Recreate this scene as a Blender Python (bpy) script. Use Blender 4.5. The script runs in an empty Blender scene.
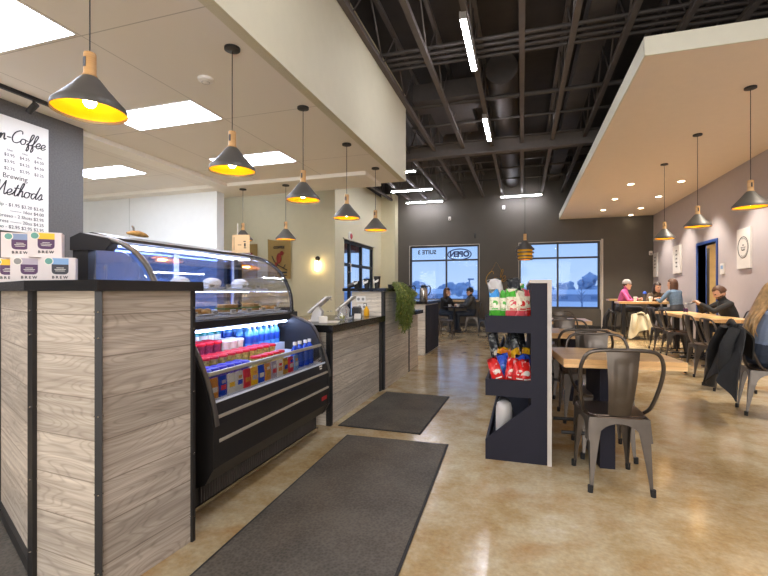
import bpy, bmesh, math, random
import numpy as np
from mathutils import Vector, Matrix, Euler
C = bpy.context.scene.collection
scene = bpy.context.scene
PI = math.pi
rnd = random.Random(7)

# ------------------------------------------------------------------ camera
F_PX, VPX, VPY, EYE = 437.0, 522.0, 291.0, 1.2
YAW = math.atan((VPX - 384) / F_PX)
cam_d = bpy.data.cameras.new('camera')
cam_d.sensor_width = 36.0
cam_d.lens = F_PX / 768 * 36
cam_d.shift_y = (VPY - 288) / 768
cam_d.clip_start = 0.05
cam_d.clip_end = 400
cam = bpy.data.objects.new('camera', cam_d)
C.objects.link(cam)
cam.location = (0, 0, EYE)
cam.rotation_euler = (PI / 2, 0, YAW)
scene.camera = cam
vs = scene.view_settings
vs.view_transform = 'Standard'; vs.look = 'None'; vs.gamma = 1; vs.use_curve_mapping = False
vs.exposure = 1.42
scene.cycles.use_denoising = True
scene.cycles.max_bounces = 10
scene.cycles.transparent_max_bounces = 16
scene.cycles.caustics_reflective = False
scene.cycles.caustics_refractive = False
scene.cycles.sample_clamp_indirect = 6


def lin(h):
    h = h.lstrip('#')
    out = []
    for i in (0, 2, 4):
        c = int(h[i:i + 2], 16) / 255
        out.append(c / 12.92 if c <= .04045 else ((c + .055) / 1.055) ** 2.4)
    return (*out, 1)


# ------------------------------------------------------------------ sky
w = bpy.data.worlds.new('sky'); scene.world = w; w.use_nodes = True
nt = w.node_tree; nt.nodes.clear()
wo = nt.nodes.new('ShaderNodeOutputWorld'); bg = nt.nodes.new('ShaderNodeBackground')
tc = nt.nodes.new('ShaderNodeTexCoord'); sx = nt.nodes.new('ShaderNodeSeparateXYZ')
cr = nt.nodes.new('ShaderNodeValToRGB')
nt.links.new(tc.outputs['Generated'], sx.inputs[0]); nt.links.new(sx.outputs[2], cr.inputs[0])
cr.color_ramp.elements[0].position = 0.0; cr.color_ramp.elements[0].color = lin('b4cbe8')
cr.color_ramp.elements[1].position = .5; cr.color_ramp.elements[1].color = lin('86aadf')
e = cr.color_ramp.elements.new(.14); e.color = lin('9abce8')
nt.links.new(cr.outputs[0], bg.inputs[0]); bg.inputs[1].default_value = 0.5
nt.links.new(bg.outputs[0], wo.inputs[0])

# light levels
K_PANEL, K_STRIP, K_BULB, K_CASE, K_DOWN, K_SCONCE = 9.0, 36.0, 34.0, 13.0, 9.0, 14.0

# added fill lamps behind the camera; no glazed front is built there
for nm_, p_, sz_, rot_, e_ in (('front_fill', (.6, -4.85, 1.9), (5.6, 3.0), (PI / 2, 0, 0), 150), ('kitchen_fill', (-7.0, -4.85, 1.7), (3.6, 2.2), (PI / 2, 0, 0), 90)):
    ld = bpy.data.lights.new(nm_, 'AREA'); ld.shape = 'RECTANGLE'; ld.size, ld.size_y = sz_; ld.energy = e_; ld.color = (.98, .98, 1)
    lo_ = bpy.data.objects.new(nm_, ld); C.objects.link(lo_); lo_.location = p_; lo_.rotation_euler = rot_


# ------------------------------------------------------------------ materials
def newmat(name):
    m = bpy.data.materials.new(name); m.use_nodes = True
    return m, m.node_tree, m.node_tree.nodes['Principled BSDF']


def mat(name, col, rough=.5, metal=0, var=.06, scale=8, bump=0, bscale=60, coat=0, spec=.5):
    m, t, p = newmat(name)
    c = lin(col) if isinstance(col, str) else col
    p.inputs['Roughness'].default_value = rough; p.inputs['Metallic'].default_value = metal
    p.inputs['Coat Weight'].default_value = coat
    p.inputs['Specular IOR Level'].default_value = spec
    tcn = t.nodes.new('ShaderNodeTexCoord'); n = t.nodes.new('ShaderNodeTexNoise')
    n.inputs['Scale'].default_value = scale; n.inputs['Detail'].default_value = 4
    t.links.new(tcn.outputs['Object'], n.inputs['Vector'])
    r = t.nodes.new('ShaderNodeValToRGB')
    r.color_ramp.elements[0].position = .3; r.color_ramp.elements[1].position = .7
    r.color_ramp.elements[0].color = tuple(max(0, x * (1 - var)) for x in c[:3]) + (1,)
    r.color_ramp.elements[1].color = tuple(min(1, x * (1 + var)) for x in c[:3]) + (1,)
    t.links.new(n.outputs['Fac'], r.inputs[0]); t.links.new(r.outputs[0], p.inputs['Base Color'])
    if bump:
        n2 = t.nodes.new('ShaderNodeTexNoise'); n2.inputs['Scale'].default_value = bscale
        t.links.new(tcn.outputs['Object'], n2.inputs['Vector'])
        b = t.nodes.new('ShaderNodeBump'); b.inputs['Strength'].default_value = bump; b.inputs['Distance'].default_value = .01
        t.links.new(n2.outputs['Fac'], b.inputs['Height']); t.links.new(b.outputs[0], p.inputs['Normal'])
    return m


def emit(name, col, k):
    m = bpy.data.materials.new(name); m.use_nodes = True; t = m.node_tree; t.nodes.clear()
    o = t.nodes.new('ShaderNodeOutputMaterial'); e_ = t.nodes.new('ShaderNodeEmission')
    e_.inputs[0].default_value = lin(col); e_.inputs[1].default_value = k
    t.links.new(e_.outputs[0], o.inputs[0])
    return m


def glass(name, tint='ffffff', refl=.08, fr=.25):
    m = bpy.data.materials.new(name); m.use_nodes = True; t = m.node_tree; t.nodes.clear()
    o = t.nodes.new('ShaderNodeOutputMaterial'); mx = t.nodes.new('ShaderNodeMixShader')
    tr = t.nodes.new('ShaderNodeBsdfTransparent'); gl = t.nodes.new('ShaderNodeBsdfGlossy')
    tr.inputs[0].default_value = lin(tint); gl.inputs['Roughness'].default_value = .02
    lw = t.nodes.new('ShaderNodeLayerWeight'); lw.inputs[0].default_value = .35
    mm = t.nodes.new('ShaderNodeMath'); mm.operation = 'MULTIPLY_ADD'
    mm.inputs[1].default_value = fr; mm.inputs[2].default_value = refl
    t.links.new(lw.outputs['Fresnel'], mm.inputs[0]); t.links.new(mm.outputs[0], mx.inputs[0])
    t.links.new(tr.outputs[0], mx.inputs[1]); t.links.new(gl.outputs[0], mx.inputs[2])
    t.links.new(mx.outputs[0], o.inputs[0])
    return m


def wood(name, c1, c2, c3, row=.17, seam=.012, seamcol='5d5348', rough=.55, stretch=1.6, cross=26, rings=.5, contrast=1.0):
    """Boards along u, stacked along v, in metres of the UV map."""
    m, t, p = newmat(name); N = t.nodes; L = t.links
    uv = N.new('ShaderNodeUVMap'); sp = N.new('ShaderNodeSeparateXYZ'); L.new(uv.outputs[0], sp.inputs[0])

    def mth(op, a, b=None):
        n = N.new('ShaderNodeMath'); n.operation = op
        for i, v in enumerate((a, b)):
            if v is None: continue
            if isinstance(v, (int, float)): n.inputs[i].default_value = v
            else: L.new(v, n.inputs[i])
        return n.outputs[0]
    vr = mth('DIVIDE', sp.outputs[1], row); fl = mth('FLOOR', vr); fr = mth('FRACT', vr)
    wn = N.new('ShaderNodeTexWhiteNoise'); wn.noise_dimensions = '1D'; L.new(fl, wn.inputs['W'])
    off = mth('MULTIPLY', wn.outputs['Value'], 37.0)
    u2 = mth('ADD', sp.outputs[0], off)
    cb = N.new('ShaderNodeCombineXYZ'); L.new(mth('MULTIPLY', u2, stretch), cb.inputs[0]); L.new(mth('MULTIPLY', sp.outputs[1], cross), cb.inputs[1]); L.new(off, cb.inputs[2])
    n1 = N.new('ShaderNodeTexNoise'); n1.inputs['Scale'].default_value = 1; n1.inputs['Detail'].default_value = 6; L.new(cb.outputs[0], n1.inputs['Vector'])
    cb2 = N.new('ShaderNodeCombineXYZ'); L.new(mth('MULTIPLY', u2, 1.5), cb2.inputs[0]); L.new(mth('MULTIPLY', sp.outputs[1], 8), cb2.inputs[1]); L.new(off, cb2.inputs[2])
    n2 = N.new('ShaderNodeTexNoise'); n2.inputs['Scale'].default_value = 1; n2.inputs['Detail'].default_value = 1; L.new(cb2.outputs[0], n2.inputs['Vector'])
    ring = mth('SINE', mth('MULTIPLY', n2.outputs['Fac'], 80.0))
    ring = mth('MULTIPLY', mth('POWER', mth('ABSOLUTE', ring), 10.0), rings)
    rp = N.new('ShaderNodeValToRGB'); rp.color_ramp.elements[0].position = .3; rp.color_ramp.elements[1].position = .72
    rp.color_ramp.elements[0].color = lin(c1); rp.color_ramp.elements[1].color = lin(c2)
    e1 = rp.color_ramp.elements.new(.52); e1.color = lin(c3)
    L.new(n1.outputs['Fac'], rp.inputs[0])
    mx = N.new('ShaderNodeMix'); mx.data_type = 'RGBA'; mx.blend_type = 'MULTIPLY'
    L.new(mth('MULTIPLY', ring, .55), mx.inputs['Factor']); L.new(rp.outputs[0], mx.inputs['A']); mx.inputs['B'].default_value = (.52, .49, .46, 1)
    hs = N.new('ShaderNodeHueSaturation'); L.new(mx.outputs['Result'], hs.inputs['Color'])
    L.new(mth('ADD', mth('MULTIPLY', wn.outputs['Value'], .22 * contrast), 1 - .11 * contrast), hs.inputs['Value'])
    m2 = N.new('ShaderNodeMix'); m2.data_type = 'RGBA'
    edge = mth('LESS_THAN', fr, seam)
    L.new(mth('MULTIPLY', edge, .75), m2.inputs['Factor']); L.new(hs.outputs[0], m2.inputs['A']); m2.inputs['B'].default_value = lin(seamcol)
    L.new(m2.outputs['Result'], p.inputs['Base Color']); p.inputs['Roughness'].default_value = rough
    b = N.new('ShaderNodeBump'); b.inputs['Strength'].default_value = .15; b.inputs['Distance'].default_value = .004
    L.new(n1.outputs['Fac'], b.inputs['Height']); L.new(b.outputs[0], p.inputs['Normal'])
    return m


def concrete():
    m, t, p = newmat('polished_concrete'); N = t.nodes; L = t.links
    g = N.new('ShaderNodeNewGeometry')
    n1 = N.new('ShaderNodeTexNoise'); n1.inputs['Scale'].default_value = .55; n1.inputs['Detail'].default_value = 8; n1.inputs['Roughness'].default_value = .62; n1.inputs['Distortion'].default_value = .25
    n2 = N.new('ShaderNodeTexNoise'); n2.inputs['Scale'].default_value = 3.4; n2.inputs['Detail'].default_value = 12; n2.inputs['Roughness'].default_value = .74; n2.inputs['Distortion'].default_value = .1
    n3 = N.new('ShaderNodeTexNoise'); n3.inputs['Scale'].default_value = 45; n3.inputs['Detail'].default_value = 3
    for n in (n1, n2, n3): L.new(g.outputs['Position'], n.inputs['Vector'])
    r1 = N.new('ShaderNodeValToRGB'); cs = r1.color_ramp
    cs.elements[0].position = .34; cs.elements[0].color = lin('957748'); cs.elements[1].position = .66; cs.elements[1].color = lin('ccc0a6')
    e_ = cs.elements.new(.45); e_.color = lin('ad9266'); e_ = cs.elements.new(.55); e_.color = lin('bfad8a')
    ad = N.new('ShaderNodeMath'); ad.operation = 'MULTIPLY_ADD'; ad.inputs[1].default_value = .55
    L.new(n2.outputs['Fac'], ad.inputs[0])
    ml = N.new('ShaderNodeMath'); ml.operation = 'MULTIPLY'; ml.inputs[1].default_value = .45
    L.new(n1.outputs['Fac'], ml.inputs[0]); L.new(ml.outputs[0], ad.inputs[2]); L.new(ad.outputs[0], r1.inputs[0])
    # small rust and pale stains
    n4 = N.new('ShaderNodeTexNoise'); n4.inputs['Scale'].default_value = 1.1; n4.inputs['Detail'].default_value = 5; n4.inputs['Distortion'].default_value = 1.2
    mp = N.new('ShaderNodeMapping'); mp.inputs['Location'].default_value = (13.2, 5.1, 0); L.new(g.outputs['Position'], mp.inputs[0]); L.new(mp.outputs[0], n4.inputs['Vector'])
    r4 = N.new('ShaderNodeValToRGB'); r4.color_ramp.elements[0].position = .56; r4.color_ramp.elements[1].position = .68
    L.new(n4.outputs['Fac'], r4.inputs[0])
    mx = N.new('ShaderNodeMix'); mx.data_type = 'RGBA'; f4 = N.new('ShaderNodeMath'); f4.operation = 'MULTIPLY'; f4.inputs[1].default_value = .6
    L.new(r4.outputs[0], f4.inputs[0]); L.new(f4.outputs[0], mx.inputs['Factor']); L.new(r1.outputs[0], mx.inputs['A']); mx.inputs['B'].default_value = lin('a3743c')
    m3 = N.new('ShaderNodeMix'); m3.data_type = 'RGBA'; m3.blend_type = 'OVERLAY'; m3.inputs['Factor'].default_value = .25
    L.new(mx.outputs['Result'], m3.inputs['A']); L.new(n3.outputs['Fac'], m3.inputs['B'])
    L.new(m3.outputs['Result'], p.inputs['Base Color'])
    rr = N.new('ShaderNodeMapRange'); rr.inputs['To Min'].default_value = .08; rr.inputs['To Max'].default_value = .26
    L.new(n2.outputs['Fac'], rr.inputs[0]); L.new(rr.outputs[0], p.inputs['Roughness'])
    p.inputs['Specular IOR Level'].default_value = .5
    return m


def matting():
    m, t, p = newmat('ribbed_matting'); N = t.nodes; L = t.links
    tcn = N.new('ShaderNodeTexCoord'); v = N.new('ShaderNodeTexVoronoi'); v.inputs['Scale'].default_value = 70
    n = N.new('ShaderNodeTexNoise'); n.inputs['Scale'].default_value = 3; n.inputs['Detail'].default_value = 6
    L.new(tcn.outputs['Object'], v.inputs['Vector']); L.new(tcn.outputs['Object'], n.inputs['Vector'])
    a = N.new('ShaderNodeMath'); a.operation = 'MULTIPLY_ADD'; a.inputs[1].default_value = .5
    L.new(v.outputs['Distance'], a.inputs[0]); L.new(n.outputs['Fac'], a.inputs[2])
    r = N.new('ShaderNodeValToRGB'); r.color_ramp.elements[0].position = .35; r.color_ramp.elements[0].color = lin('37332c')
    r.color_ramp.elements[1].position = .95; r.color_ramp.elements[1].color = lin('625a4e')
    L.new(a.outputs[0], r.inputs[0]); L.new(r.outputs[0], p.inputs['Base Color']); p.inputs['Roughness'].default_value = .85
    b = N.new('ShaderNodeBump'); b.inputs['Strength'].default_value = .5; b.inputs['Distance'].default_value = .004
    L.new(v.outputs['Distance'], b.inputs['Height']); L.new(b.outputs[0], p.inputs['Normal'])
    return m


M = dict(
    floor=concrete(), mat=matting(), mat_edge=mat('rubber_edge', '24221f', .7),
    cream=mat('cream_paint', 'dbd5bd', .7, var=.02), ceil=mat('ceiling_paint', 'd3cbbb', .75, var=.02, scale=2),
    whitew=mat('white_panel', 'e3e6e6', .45, var=.015), soffit=mat('soffit_paint', 'e8dac6', .7, var=.015),
    soffit_edge=mat('soffit_edge_paint', 'd9d6c2', .7, var=.015),
    dark=mat('charcoal_paint', '544e45', .65, var=.04, scale=3, bump=.08, bscale=120), mauve=mat('mauve_paint', 'b6adae', .7, var=.02),
    menuwall=mat('slate_wallcover', '5b5856', .7, var=.16, scale=60),
    deck=mat('deck_paint', '393330', .8, var=.15, scale=3), joist=mat('joist_paint', '5d554f', .7, var=.08),
    duct=mat('duct_paint', '453f3b', .6, var=.1), black=mat('black_metal', '1d1b1a', .45, var=.1), blackgloss=mat('black_gloss', '191818', .22, var=.05),
    bronze=mat('bronze_frame', '2b2a2c', .4, var=.05), trimw=mat('pale_trim', 'b9b1a6', .5, var=.03),
    plank=wood('whitewashed_boards', '978b7d', 'c5baaa', 'afa394', row=.162, seam=.03, seamcol='75685a', cross=60, stretch=2.6, rings=.75),
    magazine=mat('magazine_cover', 'dccb8e', .5), plank_bright=wood('whitewashed_boards_bright', 'b8ad9c', 'e0d8c8', 'cfc5b3', row=.16, seam=.03, seamcol='716a62', cross=60, stretch=2.6, rings=.75),  # register and tower boards: whitewashed boards lightened to stand in for light
    table=wood('pine_tabletop', 'c7955a', 'e9c58f', 'dcb076', row=.09, seam=.015, seamcol='9d6a33', rough=.3, stretch=1.2, cross=18, rings=.35, contrast=.9),
    steel=mat('gunmetal', '5e5750', .36, .85, var=.14, scale=9), steel_seat=mat('gunmetal_seat', '5b4e44', .32, .8, var=.15, scale=6),
    rubber=mat('black_rubber', '151413', .7), navy=mat('navy_laminate', '201f29', .6, var=.04, spec=.2),
    gold=mat('gold_lining', 'f0b000', .42, .25, var=.03), shade=mat('shade_black', '57534d', .5, .3, var=.05),
    neck=wood('light_oak', 'b98a4e', 'dcb27a', 'cf9f62', row=.5, seam=0, rough=.5), brass=mat('brass', 'b98a35', .3, .9),
    cord=mat('cord_black', '1a1816', .6), glass=glass('clear_glass'), pane=glass('window_glass', 'f4f8ff', .004, .10),
    panel=emit('panel_diffuser', 'e6edff', K_PANEL), strip=emit('strip_diffuser', 'f1f2ff', K_STRIP),
    bulb=emit('bulb_glow', 'ffd79a', K_BULB), led=emit('led_strip', 'b4caff', K_CASE), down=emit('downlight_glow', 'ffe9c4', K_DOWN), sconce=emit('sconce_glow', 'ffdca0', K_SCONCE),
    white=mat('white_plastic', 'e4e0d8', .4, var=.02), paper=mat('paper', 'e8e2d4', .7, var=.02), ink=mat('ink', '2b292b', .7), grey=mat('grey_plastic', '8c8984', .45),
    chrome=mat('chrome', 'b9b2a6', .22, .95, var=.03), casewhite=mat('case_lining', 'dfe6f2', .3, var=.02), caseback=mat('case_back', '9fb4dd', .35, var=.05),
    skin=mat('skin', 'd3a283', .5, var=.04), leaf=mat('fern_leaf', '71803c', .55, var=.35, scale=14), leaf2=mat('fern_pale', 'a9a652', .55, var=.2, scale=14),
    burlap=mat('burlap', 'a98d55', .9, var=.12, scale=80), red=mat('red_ink', '8e2f22', .7), wallart=mat('canvas', 'dad5cf', .7, var=.02),
    bluetrim=mat('blue_frame', '2a4686', .4), beige=mat('corridor_paint', 'cdb88f', .7),
    snow=mat('snow_field', 'eef1f5', .8, var=.04, scale=.2), asphalt=mat('asphalt', 'a3adbc', .8, var=.08, scale=.5), treebark=mat('winter_bark', '8598b4', .8), crown=mat('hazy_crown', 'aebfd6', .9, var=.1, scale=.6),  # tree crowns are pale blue: distance haze mixed into their colour
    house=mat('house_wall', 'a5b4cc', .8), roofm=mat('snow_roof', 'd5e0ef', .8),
)


# ------------------------------------------------------------------ builders
class MB:
    def __init__(s): s.bm = bmesh.new(); s.mi = 0

    def _tag(s, geom, mi):
        for f in geom:
            if isinstance(f, bmesh.types.BMFace): f.material_index = s.mi if mi is None else mi

    def box(s, c, d, rot=None, bev=0, mi=None, seg=2):
        r = bmesh.ops.create_cube(s.bm, size=1.0)
        vs_ = r['verts']
        mtx = Matrix.Translation(c) @ ((rot if isinstance(rot, Matrix) else Euler(rot).to_matrix().to_4x4()) if rot is not None else Matrix()) @ Matrix.Diagonal((*d, 1))
        for v in vs_: v.co = mtx @ v.co
        fs = {f for v in vs_ for f in v.link_faces}
        if bev:
            es = list({e_ for v in vs_ for e_ in v.link_edges})
            r = bmesh.ops.bevel(s.bm, geom=es, offset=bev, segments=seg, affect='EDGES', clamp_overlap=True)
            fs = set(r['faces']) | {f for f in fs if f.is_valid}
            fs |= {f for g in r['verts'] for f in g.link_faces}
        s._tag(fs, mi); return s

    def b2(s, x0, x1, y0, y1, z0, z1, bev=0, mi=None):
        return s.box(((x0 + x1) / 2, (y0 + y1) / 2, (z0 + z1) / 2), (abs(x1 - x0), abs(y1 - y0), abs(z1 - z0)), None, bev, mi)

    def tube(s, pts, r, n=8, closed=False, cap=True, mi=None, flat=None):
        """Sweep; r a number or a list; flat=(a,b) scales section along side/up."""
        pts = [Vector(p) for p in pts]; k = len(pts)
        rs = r if isinstance(r, (list, tuple)) else [r] * k
        rings = []; prev = None
        for i, p in enumerate(pts):
            a = pts[(i - 1) % k] if (closed or i > 0) else p
            b = pts[(i + 1) % k] if (closed or i < k - 1) else p
            t = (b - a).normalized() if (b - a).length > 1e-9 else Vector((0, 0, 1))
            if prev is None:
                ref = Vector((0, 0, 1)) if abs(t.z) < .9 else Vector((0, 1, 0))
                nrm = (ref - t * ref.dot(t)).normalized()
            else:
                nrm = (prev - t * prev.dot(t))
                nrm = nrm.normalized() if nrm.length > 1e-6 else prev
            prev = nrm; bi = t.cross(nrm)
            fa, fb = flat if flat else (1, 1)
            rings.append([s.bm.verts.new(p + (nrm * math.cos(2 * PI * j / n) * fa + bi * math.sin(2 * PI * j / n) * fb) * rs[i]) for j in range(n)])
        fs = []
        for i in range(k if closed else k - 1):
            A, B = rings[i], rings[(i + 1) % k]
            for j in range(n): fs.append(s.bm.faces.new((A[j], A[(j + 1) % n], B[(j + 1) % n], B[j])))
        if cap and not closed:
            fs.append(s.bm.faces.new(rings[0][::-1])); fs.append(s.bm.faces.new(rings[-1]))
        s._tag(fs, mi); return s

    def lathe(s, prof, c=(0, 0, 0), n=24, mi=None, axis=None):
        rings = []
        mt = axis if axis is not None else Matrix()
        for r, z in prof:
            if r < 1e-5: rings.append([s.bm.verts.new(Vector(c) + mt @ Vector((0, 0, z)))])
            else: rings.append([s.bm.verts.new(Vector(c) + mt @ Vector((r * math.cos(2 * PI * j / n), r * math.sin(2 * PI * j / n), z))) for j in range(n)])
        fs = []
        for A, B in zip(rings, rings[1:]):
            for j in range(n):
                k = (j + 1) % n
                if len(A) == 1 and len(B) == 1: continue
                if len(A) == 1: fs.append(s.bm.faces.new((A[0], B[k], B[j])))
                elif len(B) == 1: fs.append(s.bm.faces.new((A[j], A[k], B[0])))
                else: fs.append(s.bm.faces.new((A[j], A[k], B[k], B[j])))
        s._tag(fs, mi); return s

    def prism(s, poly, axis, a, b, mi=None):
        """poly of 2D points extruded along axis 'x','y','z' between a and b."""
        def P(p, q):
            return {'x': (q, p[0], p[1]), 'y': (p[0], q, p[1]), 'z': (p[0], p[1], q)}[axis]
        A = [s.bm.verts.new(P(p, a)) for p in poly]; B = [s.bm.verts.new(P(p, b)) for p in poly]
        n = len(poly); fs = [s.bm.faces.new(A), s.bm.faces.new(B)]
        for j in range(n): fs.append(s.bm.faces.new((A[j], A[(j + 1) % n], B[(j + 1) % n], B[j])))
        s._tag(fs, mi); return s

    def sheet(s, path, axis, a, b, th, mi=None):
        """open 2D path thickened by th and extruded."""
        pts = [Vector(p) for p in path]; off = []
        for i, p in enumerate(pts):
            t = (pts[min(i + 1, len(pts) - 1)] - pts[max(i - 1, 0)]).normalized()
            off.append(p + Vector((-t.y, t.x)) * th)
        return s.prism([tuple(p) for p in pts] + [tuple(p) for p in off[::-1]], axis, a, b, mi)

    def ico(s, c, r, sub=2, scale=(1, 1, 1), jit=0, mi=None, rg=rnd):
        g = bmesh.ops.create_icosphere(s.bm, subdivisions=sub, radius=1)
        for v in g['verts']:
            k = r * (1 + (rg.uniform(-jit, jit) if jit else 0))
            v.co = Vector(c) + Vector((v.co.x * scale[0], v.co.y * scale[1], v.co.z * scale[2])) * k
        s._tag({f for v in g['verts'] for f in v.link_faces}, mi); return s

    def grid(s, fn, nu, nv, mi=None):
        vv = [[s.bm.verts.new(fn(i / nu, j / nv)) for j in range(nv + 1)] for i in range(nu + 1)]
        fs = [s.bm.faces.new((vv[i][j], vv[i + 1][j], vv[i + 1][j + 1], vv[i][j + 1])) for i in range(nu) for j in range(nv)]
        s._tag(fs, mi); return s

    def xf(s, mtx):
        for v in s.bm.verts: v.co = mtx @ v.co
        return s

    def build(s, name, mats, parent=None, smooth=None, loc=None, rotz=0, uvoff=(0, 0), kind=None, label=None, cat=None, group=None, uvswap=False):
        bm = s.bm
        bmesh.ops.recalc_face_normals(bm, faces=bm.faces)
        uv = bm.loops.layers.uv.new('UVMap')
        for f in bm.faces:
            n = f.normal
            for l in f.loops:
                co = l.vert.co
                if abs(n.z) > .7: u_, v_ = co.x, co.y
                else:
                    t = Vector((-n.y, n.x, 0)); t = t.normalized() if t.length > 1e-6 else Vector((1, 0, 0))
                    u_, v_ = co.dot(t), co.z
                if uvswap: u_, v_ = v_, u_
                l[uv].uv = (u_ + uvoff[0], v_ + uvoff[1])
        me = bpy.data.meshes.new(name); bm.to_mesh(me); bm.free()
        for m_ in (mats if isinstance(mats, (list, tuple)) else [mats]): me.materials.append(M[m_] if isinstance(m_, str) else m_)
        if smooth is not None:
            me.polygons.foreach_set('use_smooth', [True] * len(me.polygons))
            me.set_sharp_from_angle(angle=math.radians(smooth))
        o = bpy.data.objects.new(name, me); C.objects.link(o)
        if parent: o.parent = parent
        if loc: o.location = loc
        o.rotation_euler.z = rotz
        if kind: o['kind'] = kind
        tag(o, label, cat, group)
        return o


def tag(o, label=None, cat=None, group=None):
    if label: o['label'] = label
    if cat: o['category'] = cat
    if group: o['group'] = group
    return o


def thing(name, label, cat, loc=(0, 0, 0), rz=0, group=None, kind=None):
    o = bpy.data.objects.new(name, None); C.objects.link(o); o.empty_display_size = .1
    o.location = loc; o.rotation_euler.z = rz
    if kind: o['kind'] = kind
    return tag(o, label, cat, group)


def dup(root, loc, rz=None, label=None, group=None):
    def cp(o, par):
        c = o.copy(); C.objects.link(c)
        if par: c.parent = par
        for ch in list(o.children): cp(ch, c)
        return c
    r = cp(root, None); r.location = loc
    if rz is not None: r.rotation_euler.z = rz
    if label: r['label'] = label
    if group: r['group'] = group
    return r


def S(name, mb, m, parent=None, **k):
    return mb.build(name, m, parent, kind=None if parent else 'structure', **k)


def text(body, size, m, mtx, parent=None, name='lettering', align='LEFT', shear=0, ext=.0008, bold=0):
    cu = bpy.data.curves.new(name, 'FONT'); cu.body = body; cu.size = size; cu.align_x = align; cu.align_y = 'CENTER'
    cu.extrude = ext; cu.shear = shear; cu.offset = bold; cu.resolution_u = 3
    tmp = bpy.data.objects.new('tmp', cu); C.objects.link(tmp)
    dg = bpy.context.evaluated_depsgraph_get(); dg.update()
    me = bpy.data.meshes.new_from_object(tmp.evaluated_get(dg)); me.name = name
    bpy.data.objects.remove(tmp)
    me.materials.clear(); me.materials.append(M[m] if isinstance(m, str) else m)
    o = bpy.data.objects.new(name, me); C.objects.link(o); o.matrix_world = mtx
    if parent: o.parent = parent
    return o


def frame(origin, xdir, up=(0, 0, 1)):
    """matrix with X along xdir, Y along up, Z out."""
    x = Vector(xdir).normalized(); y = Vector(up); y = (y - x * y.dot(x)).normalized(); z = x.cross(y)
    m_ = Matrix((x, y, z)).transposed().to_4x4(); m_.translation = Vector(origin); return m_


def catmull(P, n=6):
    P = [Vector(p) for p in P]; out = []
    for i in range(len(P) - 1):
        a, b, c, d = P[max(i - 1, 0)], P[i], P[i + 1], P[min(i + 2, len(P) - 1)]
        for k in range(n):
            t = k / n
            out.append(.5 * ((2 * b) + (-a + c) * t + (2 * a - 5 * b + 4 * c - d) * t * t + (-a + 3 * b - 3 * c + d) * t ** 3))
    out.append(P[-1]); return out


# handwritten letters, x-height 0.45, cap height 1
GL = {
    'n': ([[(0, .05), (.1, .45), (.12, 0), (.2, .36), (.32, .45), (.36, .1), (.42, 0), (.5, .1)]], .48),
    'o': ([[(.3, .42), (.1, .4), (.02, .2), (.12, 0), (.3, .05), (.36, .25), (.28, .42), (.36, .38), (.52, .36)]], .46),
    'N': ([[(0, 0), (.12, .95)], [(.12, .95), (.42, .02)], [(.42, .02), (.58, 1.0), (.68, .98)]], .7),
    '-': ([[(.05, .25), (.3, .27)]], .36),
    'C': ([[(.62, .78), (.6, .95), (.42, 1.0), (.14, .75), (.03, .35), (.15, .03), (.4, 0), (.64, .2)]], .62),
    'f': ([[(0, .05), (.2, .35), (.36, .85), (.3, 1.0), (.2, .85), (.14, .2), (.08, -.35), (.16, -.42), (.22, -.2), (.16, .02), (.34, .12)]], .32),
    'e': ([[(.0, .12), (.24, .2), (.32, .36), (.2, .45), (.06, .3), (.08, .06), (.22, 0), (.4, .14)]], .38),
    'M': ([[(0, 0), (.12, .5), (.22, .98)], [(.22, .98), (.34, .1)], [(.34, .1), (.62, 1.0)], [(.62, 1.0), (.66, .2), (.74, 0), (.84, .12)]], .82),
    't': ([[(0, .05), (.14, .4), (.24, .85), (.16, .3), (.16, .04), (.26, 0), (.38, .12)], [(.04, .55), (.36, .6)]], .32),
    'h': ([[(0, .05), (.2, .5), (.3, .95), (.22, 1.02), (.14, .7), (.08, 0), (.16, .32), (.3, .44), (.34, .2), (.36, 0), (.5, .12)]], .46),
    'd': ([[(.3, .4), (.12, .4), (.03, .18), (.14, 0), (.3, .18), (.5, 1.0), (.38, .3), (.4, .02), (.54, .12)]], .5),
    's': ([[(0, .08), (.2, .48), (.28, .28), (.22, .04), (.08, .03)], [(.22, .04), (.4, .12)]], .36),
    'B': ([[(.1, 0), (.2, .98)], [(.05, .85), (.3, 1.0), (.5, .85), (.42, .6), (.2, .52), (.5, .45), (.5, .12), (.3, 0), (.1, .06)]], .56),
    'r': ([[(0, .1), (.14, .45), (.2, .38), (.3, .38), (.26, .1), (.34, 0), (.42, .1)]], .38),
    'w': ([[(0, .4), (.06, .04), (.2, .06), (.26, .4), (.3, .04), (.44, .1), (.48, .42), (.6, .38)]], .54),
    'a': ([[(.3, .4), (.12, .42), (.02, .2), (.12, 0), (.28, .15), (.34, .42), (.32, .06), (.4, 0), (.48, .1)]], .44),
}


def script(body, size, m, mtx, parent=None, name='lettering', thick=.05, right=False, slant=.25):
    total = sum(GL[c][1] for c in body); x = -total if right else 0; mb = MB()
    for c in body:
        for st in GL[c][0]:
            pts = [mtx @ (Vector((x + px + slant * py, py, 0)) * size) for px, py in [tuple(q[:2]) for q in catmull([(a, b, 0) for a, b in st], 5)]]
            mb.tube(pts, thick * size, 5)
        x += GL[c][1]
    return mb.build(name, m, parent, smooth=60)


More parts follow.
